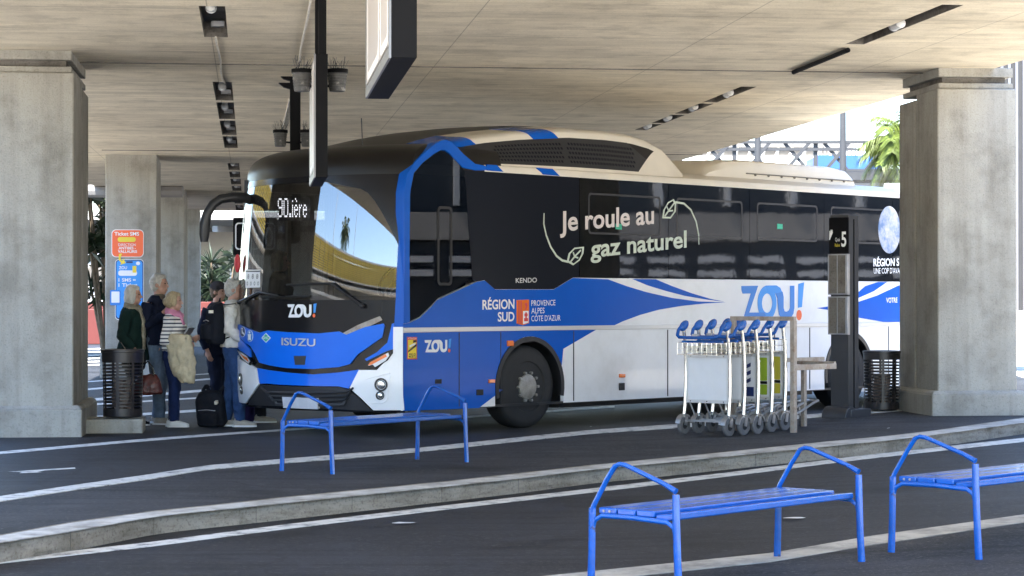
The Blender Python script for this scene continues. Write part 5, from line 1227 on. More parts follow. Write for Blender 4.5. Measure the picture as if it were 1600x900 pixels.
# trolley stand
p1 = isl(1240, 676); p2s = isl(1256, 666); t = thing('trolley_stand', 'weathered steel trolley stand rail at the end of the trolley row', 'trolley rail', p1, dirang(BL))
MB().box((0, 0, .59), (.055, .055, 1.2)).build('post', 'rust', t, bevel=.004)
MB().box((0, .79, .59), (.05, .05, 1.2)).build('post', 'rust', t, bevel=.004)
MB().box((0, .40, 1.21), (.05, .84, .045)).build('top_rail', 'rust', t, bevel=.004)
q = p2s - p1; ql = (q.dot(BL), q.dot(BN)); MB().box((ql[0], ql[1], .36), (.05, .05, .74)).build('post', 'rust', t, bevel=.004)
MB().box((.40, 0, .69), (.75, .045, .06)).box((ql[0] - .05, ql[1], .75), (.85, .045, .045)).box((.78, ql[1] / 2, .72), (.04, ql[1], .04)).build('low_rail', 'rust', t, bevel=.004)
# stop totem
p = isl(1326, 652); t = thing('stop_totem', 'dark grey bus stop totem with number 5 and two timetable panels', 'bus stop totem', p, dirang(BL))
TW, TD, TH = .25, .215, 2.38
MB().box((TD / 2, TW / 2, TH / 2), (TD, TW, TH)).build('column', 'anthracite', t, bevel=.006)
MB().box((TD * .5, -.003, TH / 2), (.014, .012, TH - .1)).build('groove', 'blackp', t)
mb = MB(); mb.box((.12, .08, .045), (.42, .36, .10)); mb.lathe([(.0001, -.17), (.13, -.17), (.13, .17), (.0001, .17)], (-.07, .08, 0), 'Y', 24); mb.build('foot', 'anthracite', t, bevel=.01)
hd = MB().box((-.012, TW / 2 - .0, 2.14), (.02, TW + .02, .42)).build('header', 'signblack', t, bevel=.003)
f = plane_fn((-.0225, TW / 2, 2.14), (0, -1, 0), (0, 0, 1), (-1, 0, 0)); mb = MB()
text_on(mb, '5', f, .04, -.13, .11, -.13, .175, .001, .03); text_on(mb, 'Quai', f, -.045, -.07, .02, -.07, .045, .001); mb.build('lettering', 'ink', hd, sharp=0, fix=False)
mb = MB(); text_on(mb, 'Platform', f, -.05, -.135, .02, -.135, .04, .001); mb.build('lettering', 'yellow', hd, sharp=0, fix=False)
mb = MB()
for k in range(5): a = R(60 + k * 22); mb.poly(stroke([(-.125 + .0 * k, -.05), (-.125 + .09 * math.cos(a - 1.1) * .5, -.05 + .12 * math.sin(a * .8))], .008), f, 0, .001 + k * .0003)
mb.build('emblem', 'ink', hd, sharp=0)
for z0, z1 in ((1.44, 1.92), (.97, 1.42)):
    pn = MB().box((-.03, TW / 2 - .01, (z0 + z1) / 2), (.05, TW + .03, z1 - z0)).build('timetable_case', 'steel', t, bevel=.004)
    mb = MB(); 
    for y in (.065, .185): mb.box((-.057, y - .005, (z0 + z1) / 2), (.006, .105, z1 - z0 - .03))
    mb.build('timetable', 'conc_dark', pn)
# litter bins
def make_bin(label, loc, r=.235, h=.78):
    t = thing('litter_bin', label, 'litter bin', loc, rnd.uniform(0, 1), 'slatted litter bins')
    mb = MB()
    for k in range(14): z = .10 + k * .038; rr = r * (.93 + .05 * k / 13); mb.lathe([(rr - .004, z), (rr, z), (rr, z + .016), (rr - .004, z + .016)], (0, 0, 0), 'Z', 36, cap=False)
    split(mb, 'slat', 'binpaint', t)
    mb = MB()
    for k in range(8): a = 2 * math.pi * k / 8; mb.bar((r * .915 * math.cos(a), r * .915 * math.sin(a), .03), (r * .97 * math.cos(a), r * .97 * math.sin(a), .66), .03, .006, up=(math.cos(a), math.sin(a), 0))
    split(mb, 'upright', 'binpaint', t)
    MB().lathe([(r * .98 - .006, .635), (r, .635), (r * 1.01, h - .03), (r * 1.04, h - .025), (r * 1.04, h), (r * .9, h + .005), (r * .86, h - .02), (r * .95, h - .04)], (0, 0, 0), 'Z', 40, cap=False).build('top_band', 'binpaint', t)
    MB().lathe([(.0001, .02), (r * .9, .02), (r * .94, .03), (r * .94, .10), (r * .88, .10), (.0001, .10)], (0, 0, 0), 'Z', 36).build('base', 'binpaint', t)
    mb = MB(); rg = []
    for k in range(9):
        z = .1 + .36 * k / 8; rg.append([Vector((r * (.42 + .22 * noise.noise((math.cos(a) * 2, math.sin(a) * 2, z * 6))) * math.cos(a), r * (.42 + .22 * noise.noise((math.cos(a) * 2, math.sin(a) * 2, z * 6))) * math.sin(a), z)) for a in [2 * math.pi * j / 18 for j in range(18)]])
    mb.loft(rg); mb.build('rubbish_bag', 'binbag', t); return t
pb = on_z(187, 655, .16); slab_c = on_z(222, 677, 0)
t = thing('kerb_slab', 'low weathered concrete slab under the litter bin by the left pillar', 'concrete slab', (slab_c.x, slab_c.y, 0), GA)
MB().box((-.42, .33, .075), (.86, .66, .17)).build('block', 'pillar', t, bevel=.02)
make_bin('brown-black slatted litter bin on the concrete slab by the left pillar', (pb.x, pb.y + .2, .16))
pb = isl(1380, 643); make_bin('slatted litter bin between the stop totem and right-hand pillar', (pb.x, pb.y + .1, pb.z), .225, .74)
# paper scraps on the road
for k, (px, py, off, lab) in enumerate([(630, 820, NEAR_DROP, 'torn white paper scrap lying left of centre on the near lane'), (1240, 812, NEAR_DROP, 'white paper scrap lying under the near blue bench'), (1022, 747.5, NEAR_DROP, 'small pale scrap on the line behind the near bench arm'), (1388, 671, 0, 'tiny white scrap before the right-hand litter bin'), (924, 668.5, 0, 'tiny white scrap on the bus lane by the front wheel')]):
    p = isl(px, py, off); w_ = (.14, .13, .06, .03, .03)[k]
    mb = MB(); n = 9; mb.add([(w_ * (1 + .35 * rnd.random()) * .5 * math.cos(2 * math.pi * i / n), .3 * w_ * (1 + .5 * rnd.random()) * math.sin(2 * math.pi * i / n), .012 + .006 * rnd.random()) for i in range(n)], [tuple(range(n))])
    o = mb.build('paper_scrap', 'board', sharp=0); o.location = p; o.rotation_euler = (0, 0, rnd.uniform(-.3, .3)); tag(o, lab, 'litter')

# ------------------------------------------------------------------ ticket poster on the second pillar
_d2 = ray(199, 420); _o2 = p2 - Vector((0, 0, p2.z)); YP = (_o2.dot(GD) - 0.004) / _d2.dot(GD); po = CAM + _d2 * YP
t = thing('ticket_poster', 'orange and blue ticket poster pasted on the second pillar', 'poster', po, GA)
k_ = YP / FPX; f = plane_fn((0, 0, 0), (k_, 0, 0), (0, 0, k_), (0, -1, 0))
P_ = lambda x, y: (x - 199, 420 - y)
def prr(x0, y0, x1, y1, r): return rrect(x0 - 199, 420 - y1, x1 - 199, 420 - y0, r)
MB().poly(prr(174.5, 358.5, 224.5, 402, 7), f, 0, .008).build('bubble_border', 'ink', t, sharp=0)
ob = MB().poly(prr(175.6, 359.6, 223.4, 401, 6.4), f, .008, .011).build('bubble', 'orange', t, sharp=0)
MB().poly(prr(184, 370.5, 212, 378, 3.6), f, .011, .0135).build('pill', 'yellow', ob, sharp=0)
mb = MB()
for s_, x0, x1, y, h, b in [('Ticket SMS', 179, 217, 368, 5.6, .03), ('DIRECTION', 185, 212, 384.5, 4.2, 0), ('ANTIBES -', 185.5, 212, 389.6, 4.2, .03), ('VALLAURIS', 184.5, 214, 395, 4.2, .03)]: mb = MB(); a, c = P_(x0, y), P_(x1, y); text_on(mb, s_, f, a[0], a[1], c[0], c[1], h, .0125, b); mb.build('lettering', 'ink', ob if y < 400 else ph, sharp=0, fix=False)

MB().poly(prr(180, 405, 224.5, 500, 6), f, 0, .008).build('phone_border', 'ink', t, sharp=0)
MB().poly(prr(180.9, 405.9, 223.6, 499, 5.4), f, .008, .0095).build('phone_frame', 'navyp', t, sharp=0)
ph = MB().poly(prr(182.2, 407.2, 222.3, 497, 4.6), f, .0095, .011).build('phone_screen', 'lightblue', t, sharp=0)
MB().poly(prr(197, 408.2, 207.5, 411, 1.3), f, .011, .0125).build('notch', 'navyp', ph, sharp=0)
mb = MB(); mb.poly(prr(185, 422.5, 214, 431, 3.8), f, .011, .0125); mb.poly(arc(P_(215.5, 411.5)[0], P_(215.5, 411.5)[1], 3.2, 2.9, 0, 360, 16), f, .011, .0125); mb.build('pill', 'ink', ph, sharp=0)
MB().poly(prr(207, 415.5, 213, 426, .6), f, .0125, .014).build('ticket', 'yellow', ph, sharp=0)
mb = MB()
for s_, x0, x1, y, h, b in [('ZOU', 186, 198.5, 420.5, 4.6, .02), ('1 SMS =', 185.5, 212, 440, 5.4, .03), ('1 Ticket', 185.5, 214.5, 448, 5.4, .03)]: mb = MB(); a, c = P_(x0, y), P_(x1, y); text_on(mb, s_, f, a[0], a[1], c[0], c[1], h, .0125, b); mb.build('lettering', 'ink', ob if y < 400 else ph, sharp=0, fix=False)

MB().poly([P_(186, 397), P_(190.5, 396), P_(188.5, 404), P_(191, 408), P_(193, 404), P_(196.5, 411), P_(188, 414), P_(189.5, 411), P_(185.5, 406)], f, .012, .016).build('arrow', 'yellow', t, sharp=0)
MB().poly(prr(172.5, 453, 189, 477, 2), f, .01, .013).build('small_tile', 'midblue', t, sharp=0); MB().poly(prr(174.5, 455.5, 187, 473, 1), f, .013, .0145).build('tile_field', 'ink', t, sharp=0)

# ------------------------------------------------------------------ hanging signs
def hanging_sign(label, near_px, near_py, Z, thick, length, ztop, glyph=None, posts=((.08, .5),), name='hanging_sign', blank=False, poff=0):
    p = at(near_px, near_py, Z); zc = ceil_z(p.dot(GD)); t = thing(name, label, 'hanging sign', p, GA, 'signs hung from the overpass'); h = ztop - p.z
    # local: x lateral (0..thick), y along the grid (0..length), z from the bottom
    MB().box((thick / 2, length / 2, h / 2), (thick, length, h)).build('housing', 'signblack', t, bevel=.004)
    fr = MB().box((-.006, length / 2, .035), (.014, length, .07)).box((-.006, .03, h / 2 + .035), (.014, .06, h - .07)).box((-.006, length - .03, h / 2 + .035), (.014, .06, h - .07)).build('face_frame', 'signgrey', t)
    pn = MB().box((-.004, length / 2, h / 2 + .04), (.012, length - .13, h - .1)).build('face_panel', 'signpanel' if not blank else 'signblack', t)
    f = plane_fn((-.0105, length, 0), (0, -1, 0), (0, 0, 1), (-1, 0, 0)); mb = MB(); L = length
    if glyph == 'rings':
        mb.poly(rrect(L * .08, .10, L * .60, h - .06, .10), f, 0, .002, 0, [rrect(L * .08 + .05, .15, L * .60 - .05, h - .11, .07)]); mb.poly(rrect(L * .66, .10, L * .95, h - .06, .1), f, 0, .002, 0, [rrect(L * .66 + .04, .15, L * .95 - .04, h - .11, .06)])
        mb.build('white_border', 'ink', pn, sharp=0)
    mb = MB()
    for (y, w_) in posts: mb.box((thick / 2 + poff, y, (zc - p.z + h) / 2), (w_, w_, zc - p.z - h + .02))
    mb.build('hanger', 'signblack', t, bevel=.004); return t
sgA = hanging_sign('big black hanging sign box with pale glass front at top centre', 611, 90, 12.9, .152, 2.63, 4.05, 'rings', ((.4, .08), (2.2, .08)))
sgB = hanging_sign('slim black hanging sign on a post in front of the coach windscreen', 493, 277, 19.4, .107, 1.55, at(500, 84, 19.4).z, 'rings', ((.3, .10), (.05, .05)))
def uplight(label, c, rz=0, r=.095, h=.2):
    t = thing('spotlight', label, 'spotlight', c, rz, 'spotlights with bird spikes')
    prof = [(.0001, 0), (r * .72, 0), (r * .78, .02)]
    for k in range(5): z = .03 + k * .026; prof += [(r * (.8 + .03 * k), z), (r * (.8 + .03 * k), z + .018), (r * (.76 + .03 * k), z + .02), (r * (.76 + .03 * k), z + .025)]
    prof += [(r * .97, .165), (r, .17), (r, h), (r * .9, h + .006), (.0001, h + .006)]
    MB().lathe(prof, (0, 0, 0), 'Z', 28).build('housing', 'spotgrey', t); MB().lathe([(r * 1.01, .168), (r * 1.02, .172), (r * 1.02, h + .002), (r * 1.0, h + .006)], (0, 0, 0), 'Z', 28, cap=False).build('ring', 'signblack', t)
    mb = MB()
    for k in range(26):
        a = rnd.uniform(0, 6.28); q = Vector((r * .6 * math.cos(a), r * .6 * math.sin(a), h)); mb.tube([q, q + Vector((rnd.uniform(-.06, .06), rnd.uniform(-.04, .04), rnd.uniform(.05, .13)))], .0018, 3)
    mb.build('bird_spike', 'anthracite', t); return t
for px, py, Z, lab in [(472, 143, 20.3, 'ribbed spotlight with bird spikes left of the slim hanging sign'), (527, 143, 20.3, 'ribbed spotlight with bird spikes right of the slim hanging sign'), (438, 229, 27.2, 'small dark spotlight beside the far hanger post'), (480, 229, 27.2, 'small dark spotlight partly behind the slim hanging sign')]:
    p = at(px, py, Z); uplight(lab, p, 0, .097 if Z < 22 else .09)
    hz = at(497 if Z < 22 else 461, py, Z + .1)
    tb = [o for o in COL.objects if o.name.startswith('spotlight') and o.parent is None][-1]
    d = Vector((hz.x - p.x, 0.1, 0.05)); MB().tube([(0, 0, .06), tuple(d)], .014, 6).build('arm', 'signblack', tb)
p = at(453, 260, 27.3); t = thing('hanging_sign', 'far hanger post with black brackets behind the coach roof', 'hanging sign', p, GA, 'signs hung from the overpass'); zc = ceil_z(27.3)
MB().box((.065, 0, (zc - p.z) / 2), (.13, .1, zc - p.z)).build('hanger', 'signblack', t, bevel=.004)
MB().box((.06, .4, -.45), (.12, 1.5, .95)).build('housing', 'signblack', t, bevel=.004)
mb = MB()
for z in (.98, 1.08): mb.add([(-.14, -.06, z + .05), (.02, -.06, z + .05), (.02, -.06, z - .03), (-.08, -.06, z + .0), (-.14, .06, z + .05), (.02, .06, z + .05), (.02, .06, z - .03), (-.08, .06, z + .0)], [(0, 1, 2, 3), (7, 6, 5, 4), (0, 4, 5, 1), (1, 5, 6, 2), (2, 6, 7, 3), (3, 7, 4, 0)])
split(mb, 'bracket', 'signblack', t)
# sign board beyond the coach, seen through the windscreen
p = at(364, 398, 31); p2_ = at(432, 340, 31); t = thing('hanging_sign', 'black quay sign with outlined squares and a zero, behind the coach front', 'hanging sign', p, 0, 'signs hung from the overpass'); w_, h_ = p2_.x - p.x, p2_.z - p.z
MB().box((w_ / 2, .06, h_ / 2), (w_, .12, h_)).build('housing', 'signblack', t, bevel=.004); f = plane_fn((0, -.0005, 0), (1, 0, 0), (0, 0, 1), (0, -1, 0)); mb = MB()
for x0, x1 in ((.03, .38), (.41, w_ - .02)): mb.poly(rrect(x0, .07, x1, h_ - .07, .05), f, 0, .002, 0, [rrect(x0 + .018, .088, x1 - .018, h_ - .088, .04)])
text_on(mb, '0', f, .45, .12, w_ - .05, .12, h_ - .24, .002, .01); mb.build('lettering', 'ink', t, sharp=0); hx = at(462, 340, 31).x - p.x; MB().box((hx, .06, h_ / 2 + (ceil_z(31) - p.z - h_ / 2) / 2), (.08, .08, ceil_z(31) - p.z - h_ / 2)).box(((hx + w_) / 2, .06, h_ / 2), (hx - w_, .06, .08)).build('hanger', 'signblack', t)

# lamps in the recesses and their conduits
def lamp(label, a, b, big=False):
    t = thing('recess_lamp', label, 'ceiling lamp', grid(a, b, ceil_z(a) + (.085 if big else .13)), GA, 'lamps in the overpass recesses'); L = .26 if big else .17
    mb = MB(); mb.tube([(0, -L / 2, -.06), (0, -L / 2 + .02, -.06), (0, L / 2 - .03, -.06), (0, L / 2, -.06)], [.02, .05, .05, .02], 14); mb.build('lamp_glass', 'lampglass', t)
    MB().lathe([(.056, 0), (.056, .03)], (0, L / 2 - .02, -.06), 'Y', 14).box((0, 0, -.012), (.08, L, .03)).build('holder', 'steel', t); return t
order = ['nearest', 'second', 'third', 'fourth', 'fifth', 'sixth', 'seventh', 'eighth', 'ninth', 'tenth', 'last']
for k, h in enumerate(L_H):
    a = (h[0] + h[1]) / 2; b = (h[2] + h[3]) / 2
    if k == 0: a = ceil_ab(333, 22)[0]
    lamp(f'{order[k]} small lamp of the left ceiling recess row', a, b - .02)
    bx = thing('junction_box', f'grey junction box beside the {order[k]} lamp of the left ceiling row', 'junction box', grid(h[1] - .12 if k else h[1] - .25, b + .02, ceil_z(a) + .12), GA, 'junction boxes in the left recess row'); MB().box((0, 0, 0), (.14, .08, .06)).build('lid', 'steel', bx, bevel=.005)
for k, h in enumerate(R_H):
    a = (h[0] + h[1]) / 2; lamp(f'{order[k]} tube lamp of the right ceiling recess row', ceil_ab(1400, 42)[0] if k == 0 else a, (h[2] + h[3]) / 2 - .0, True)
def cable(label, pts, r=.012, drop=.014, m_='creamknit'):
    P3 = []
    for px, py in pts: a, b = ceil_ab(px, py); P3.append(grid(a, b, ceil_z(a) - drop))
    o = MB().tube(P3, r, 6).build('cable', m_); tag(o, label, 'cable')
cable('white cable running along the ceiling between the left recesses', [(337, 56), (339, 68), (342, 80), (345, 95), (345, 110), (347, 121), (351, 128)])
cable('white cable on the ceiling left of the slim hanger post', [(485, 0), (481, 25), (475, 50), (470, 75), (468, 96)])
cable('thin white cable beside the far hanger post', [(453, 152), (450, 165), (446, 180), (441, 201)])
def pipe(label, p0, p1, r, m_='signblack'):
    P3 = []
    for px, py in (p0, p1): a, b = ceil_ab(px, py); P3.append(grid(a, b, ceil_z(a) - .03))
    o = MB().tube(P3, r, 8).build('ceiling_pipe', m_); tag(o, label, 'pipe')
pipe('dark metal pipe continuing the right-hand recess line', (1325, 74), (1240, 109), .028)
o = None

# ================================================================== PEOPLE AND THEIR BAGS
def remesh(mb, voxel, smooth=6, wr=0.0, wsc=9.0, seed=0.0, stretch=(1, 1, .6)):
    me = bpy.data.meshes.new('r'); me.from_pydata(mb.v, [], mb.f); bm = bmesh.new(); bm.from_mesh(me); bmesh.ops.recalc_face_normals(bm, faces=bm.faces); bm.to_mesh(me); bm.free()
    ob = bpy.data.objects.new('r', me); COL.objects.link(ob)
    m1 = ob.modifiers.new('r', 'REMESH'); m1.mode = 'VOXEL'; m1.voxel_size = voxel
    m2 = ob.modifiers.new('s', 'SMOOTH'); m2.iterations = smooth; m2.factor = .5
    dg = bpy.context.evaluated_depsgraph_get(); r_ = bpy.data.meshes.new_from_object(ob.evaluated_get(dg)); bpy.data.objects.remove(ob); bpy.data.meshes.remove(me)
    if wr:
        for v in r_.vertices:
            c = v.co; n_ = noise.noise((c.x * wsc * stretch[0] + seed, c.y * wsc * stretch[1], c.z * wsc * stretch[2])) + .5 * noise.noise((c.x * wsc * 2.3 + seed, c.y * wsc * 2.3, c.z * wsc * 1.6 - seed)); v.co = c + v.normal * (wr * n_)
    r_.polygons.foreach_set('use_smooth', [True] * len(r_.polygons)); return r_
def soft(name, mb, voxel, m_, parent, smooth=6, wr=0.0, wsc=9.0, seed=0.0):
    me = remesh(mb, voxel, smooth, wr, wsc, seed); me.name = name; me.materials.clear(); me.materials.append(M[m_]); o = bpy.data.objects.new(name, me); COL.objects.link(o); o.parent = parent; return o
V = Vector
def rings_z(rows, n=20):
    """rows: (x, y, z, rx, ry)"""
    return [[V((x + rx * math.cos(2 * math.pi * k / n), y + ry * math.sin(2 * math.pi * k / n), z)) for k in range(n)] for x, y, z, rx, ry in rows]
def hand(mb, wr_, d, pn, side, curl=.5):
    d = d.normalized(); s = d.cross(pn).normalized(); pn = s.cross(d).normalized()
    mb.tube([wr_ - d * .02, wr_ + d * .02, wr_ + d * .06, wr_ + d * .092], [(.026, .02), (.03, .017), (.041, .016), (.038, .013)], 10, up=tuple(pn))
    for k, (o_, L) in enumerate(((-.03, .068), (-.01, .078), (.011, .073), (.03, .057))):
        p = wr_ + d * .086 + s * o_; dd = d.copy(); pts = [p]
        for j in range(3): dd = (dd + pn * curl * .6).normalized(); p = p + dd * (L / 3); pts.append(p)
        mb.tube(pts, [.0095, .009, .0085, .007], 6)
    p = wr_ + d * .025 + s * side * .03; d1 = (d * .7 + s * side * .8 + pn * .35).normalized(); mb.tube([p, p + d1 * .035, p + d1 * .035 + (d * .9 + pn * .4).normalized() * .03], [.012, .011, .008], 6)
def person(label, loc, rz, H, top, bottom, hair, hairm='hair_grey', topm='navy', botm='jeans', shoem='shoe_grey', armR=None, armL=None, hem=.84, spread=.10, stag=.06, thick=.0, scarf=None, headturn=0, female=False, jumper=None, cap=None, loose=.0, neck=None, seed=0.0, topname='jacket'):
    k = H / 1.7; t = thing('person', label, 'person', loc, rz, 'people waiting by the coach door'); t.scale = (k, k, k)
    sw = .165 if female else .19
    aR = armR or (V((-.02, -(sw + .06), 1.11)), V((.07, -(sw + .04), .88))); aL = armL or (V((-.02, sw + .06, 1.11)), V((.07, sw + .04, .88)))
    hips = [(-.09, stag), (.09, -stag)]
    legs = []
    for y, st in hips:
        yy = y / .09 * spread; legs.append((V((0, y, .90)), V((.015 + st * .55, (y + yy) / 2, .48)), V((st, yy, .085))))
    # body: one continuous surface
    mb = MB(); g = .0
    mb.loft(rings_z([(0, 0, .80, .07, .12), (0, 0, .88, .11, .16), (0, 0, .96, .11, .16), (.005, 0, 1.06, .095, .135), (.01, 0, 1.18, .105, .15), (.005, 0, 1.30, .105, .165), (-.01, 0, 1.385, .085, .15), (-.015, 0, 1.43, .06, .085), (-.01, 0, 1.47, .053, .055), (.0, 0, 1.54, .05, .052)]))
    for hp, kn, an in legs:
        mb.tube([hp, hp.lerp(kn, .5), kn, kn.lerp(an, .35), an], [.085, .073, .053, .054, .036], 12)
        mb.tube([an + V((-.05, 0, -.045)), an + V((.03, 0, -.045)), an + V((.14, 0, -.06))], [(.035, .03), (.04, .032), (.03, .02)], 10)
    for s, (el, wr_) in ((-1, aR), (1, aL)):
        sh = V((-.01, s * (sw - .01), 1.385)); mb.tube([sh, sh.lerp(el, .5), el, el.lerp(wr_, .5), wr_], [.052, .044, .037, .035, .024], 10)
        hand(mb, wr_, (wr_ - el), V((0, -s, 0)) if abs((wr_ - el).normalized().y) < .6 else V((-1, 0, 0)), 1 if s > 0 else -1, .55)
    q = Matrix.Rotation(R(headturn), 3, 'Z'); hc = V((.012, 0, 1.595)); hp_ = lambda x, y, z: hc + q @ V((x, y, z))
    mb.ell(hp_(-.008, 0, .02), (.094, .075, .098), 20, 14, rot=q); mb.ell(hp_(.022, 0, -.052), (.064, .056, .066), 16, 10, rot=q); mb.ell(hp_(.05, 0, -.088), (.03, .03, .024), 10, 8, rot=q)
    mb.tube([hp_(.078, 0, .018), hp_(.1, 0, -.018), hp_(.104, 0, -.032)], [.01, .014, .015], 8); mb.ell(hp_(.082, 0, -.062), (.014, .024, .011), 10, 6, rot=q)
    for s in (-1, 1): mb.ell(hp_(-.008, s * .076, -.005), (.02, .01, .031), 10, 8, rot=q); mb.ell(hp_(.07, s * .034, .028), (.018, .024, .008), 8, 6, rot=q)
    body = soft('body', mb, .0075, 'skin', t, 3)
    for s in (-1, 1):
        e = MB().ell(hp_(.079, s * .03, .012), (.008, .012, .007), 10, 8, rot=q).build('eye', 'eye', t)
    MB().ell(hp_(.092, 0, -.063), (.005, .02, .006), 10, 6, rot=q).build('lips', 'lip', t)
    # hair
    mb = MB()
    mb.ell(hp_(-.022, 0, .03), (.096, .086, .104), 20, 14, rot=q); mb.ell(hp_(.03, 0, .085), (.05, .062, .035), 14, 8, rot=q)
    if hair == 'bob':
        mb.ell(hp_(-.035, 0, -.03), (.085, .096, .1), 18, 12, rot=q)
        for s in (-1, 1): mb.ell(hp_(-.005, s * .07, -.02), (.055, .03, .09), 12, 10, rot=q)
    elif hair == 'short': mb.ell(hp_(-.04, 0, -.02), (.068, .076, .07), 16, 10, rot=q)
    elif hair == 'tied':
        mb.ell(hp_(-.04, 0, -.01), (.075, .082, .08), 16, 10, rot=q); mb.ell(hp_(-.115, 0, .0), (.04, .045, .05), 12, 8, rot=q)
        for s in (-1, 1): mb.ell(hp_(.0, s * .066, .0), (.05, .026, .065), 12, 10, rot=q)
    soft('hair', mb, .007, hairm, t, 2, .006, 55, seed)
    if cap:
        mb = MB(); mb.ell(hp_(-.012, 0, .062), (.104, .092, .08), 20, 10, rot=q); mb.box(hp_(.12, 0, .048), (.10, .13, .012), q @ Matrix.Rotation(R(12), 3, 'Y')); soft('cap', mb, .007, cap, t, 3)
    # upper garment
    a = .022 + thick; mb = MB(); hm = hem
    rows = [(0.0, 0, hm, .125 + a + loose, .165 + a + loose), (0.0, 0, max(hm + .06, .95), .118 + a + loose * .8, .162 + a + loose * .6), (.005, 0, 1.06, .105 + a + loose * .3, .148 + a), (.01, 0, 1.18, .112 + a, .155 + a), (.005, 0, 1.30, .11 + a, .17 + a), (-.01, 0, 1.395, .088 + a, .155 + a * .6), (-.018, 0, 1.44, .066 + a * .8, .095 + a * .5), (-.014, 0, 1.475, .062 + a * .5, .066 + a * .5)]
    if female: rows[4] = (.02, 0, 1.27, .125 + a, .155 + a)
    mb.loft(rings_z(rows, 24))
    for s, (el, wr_) in ((-1, aR), (1, aL)):
        sh = V((-.01, s * (sw - .015), 1.378)); cu = el.lerp(wr_, .93); mb.tube([sh, sh.lerp(el, .5), el, el.lerp(cu, .5), cu], [.06 + a * .8, .053 + a * .7, .047 + a * .7, .043 + a * .7, .037 + a * .6], 12)
    soft(topname, mb, .010, topm, t, 3, .017, 11, seed)
    if jumper:
        mb = MB(); mb.loft(rings_z([(.055, 0, hm + .02, .09 + a, .09), (.055, 0, 1.05, .075 + a, .085), (.06, 0, 1.2, .078 + a, .085), (.05, 0, 1.34, .078 + a, .07), (.012, 0, 1.44, .07, .06), (.0, 0, 1.49, .064, .06)], 20)); soft('jumper', mb, .011, jumper, t, 4, .006, 12, seed + 3)
    if scarf:
        mb = MB(); n = 20
        for z, r_, sh_ in ((1.475, .078, 0), (1.455, .09, .01), (1.435, .1, .016)): mb.tube([V((-.005 + sh_ + r_ * math.cos(2 * math.pi * j / n), r_ * math.sin(2 * math.pi * j / n), z - .02 * math.cos(2 * math.pi * j / n))) for j in range(n + 1)], .026, 8)
        fr_ = [(V((.10, -.03, 1.43)), V((.155, -.06, 1.30)), V((.165, -.08, 1.15)), V((.17, -.07, 1.0)), V((.165, -.07, .93)))] if scarf[1] else [(V((.09, -.03, 1.44)), V((.13, -.05, 1.36)), V((.145, -.045, 1.30)))]
        for pts in fr_: mb.tube(list(pts), [(.05, .02)] * len(pts), 10, up=(1, 0, 0))
        soft('scarf', mb, .009, scarf[0], t, 3, .008, 25, seed + 5)
    # trousers
    mb = MB(); mb.loft(rings_z([(0, 0, .78, .085, .13), (0, 0, .86, .13, .178), (0, 0, .96, .127, .172), (0, 0, 1.04, .11, .155)], 22))
    for hp, kn, an in legs: mb.tube([hp, hp.lerp(kn, .5), kn, kn.lerp(an, .5), an + V((0, 0, -.01))], [.102, .09, .075, .071, .066], 14)
    soft('trousers', mb, .010, botm, t, 3, .015, 12, seed + 9)
    for hp, kn, an in legs:
        b = an + V((0, 0, -.085)); mb = MB(); mb.tube([b + V((-.075, 0, .04)), b + V((-.045, 0, .045)), b + V((.04, 0, .042)), b + V((.11, 0, .034)), b + V((.165, 0, .026)), b + V((.19, 0, .024))], [(.03, .036), (.04, .045), (.045, .042), (.047, .034), (.04, .026), (.02, .02)], 14, up=(0, 0, 1)); mb.tube([b + V((-.03, 0, .04)), b + V((-.02, 0, .1))], [.045, .045], 12)
        sh_ = soft('shoe', mb, .008, shoem, t, 3); MB().poly([(x, y) for x, y in [(-.085, -.03), (-.05, -.045), (.05, -.05), (.13, -.05), (.18, -.03), (.195, 0), (.18, .03), (.13, .05), (.05, .05), (-.05, .045), (-.085, .03), (-.095, 0)]], plane_fn(b, (1, 0, 0), (0, 1, 0), (0, 0, 1)), -.0, .02).build('sole', 'shoe_white', sh_, bevel=.004)
    return t
def W2(t, p):
    k = t.scale.x; a = t.rotation_euler.z; return V((t.location.x + k * (p.x * math.cos(a) - p.y * math.sin(a)), t.location.y + k * (p.x * math.sin(a) + p.y * math.cos(a)), t.location.z + k * p.z))
g0 = on_z(207, 664, 0)
P1 = person('white-haired woman in dark green coat and checked scarf behind the bin', g0, R(-8), 1.66, None, None, 'bob', 'hair_white', 'coat_green', 'navy', 'blackp', armR=(V((-.05, -.25, 1.10)), V((.10, -.22, .93))), armL=(V((.0, .23, 1.1)), V((.2, .16, .98))), hem=.80, female=True, thick=.018, loose=.03, scarf=('tartan', True), seed=1.0, topname='coat')
g0 = on_z(248, 662.5, 0)
P2 = person('tall grey-haired man in navy jacket with hand raised to chest', g0, R(-26), 1.80, None, None, 'short', 'hair_grey', 'navy', 'jeans_light', 'shoe_grey', armR=(V((-.02, -.26, 1.10)), V((.20, -.17, 1.29))), armL=(V((.0, .25, 1.1)), V((.2, .14, 1.12))), hem=.90, jumper='taupe', spread=.12, stag=.10, headturn=12, seed=2.0)
g0 = on_z(271, 667, 0)
P3 = person('woman in striped jersey and pink scarf with beige coat over her arm', g0, R(-6), 1.58, None, None, 'tied', 'hair_blond', 'stripe_shirt', 'navy2', 'shoe_white', armR=(V((-.06, -.23, 1.08)), V((.17, -.20, 1.06))), armL=(V((.02, .22, 1.08)), V((.22, .12, 1.12))), hem=.97, female=True, scarf=('pink', False), spread=.07, stag=.03, seed=3.0, topname='jersey')
g0 = on_z(340, 655, 0)
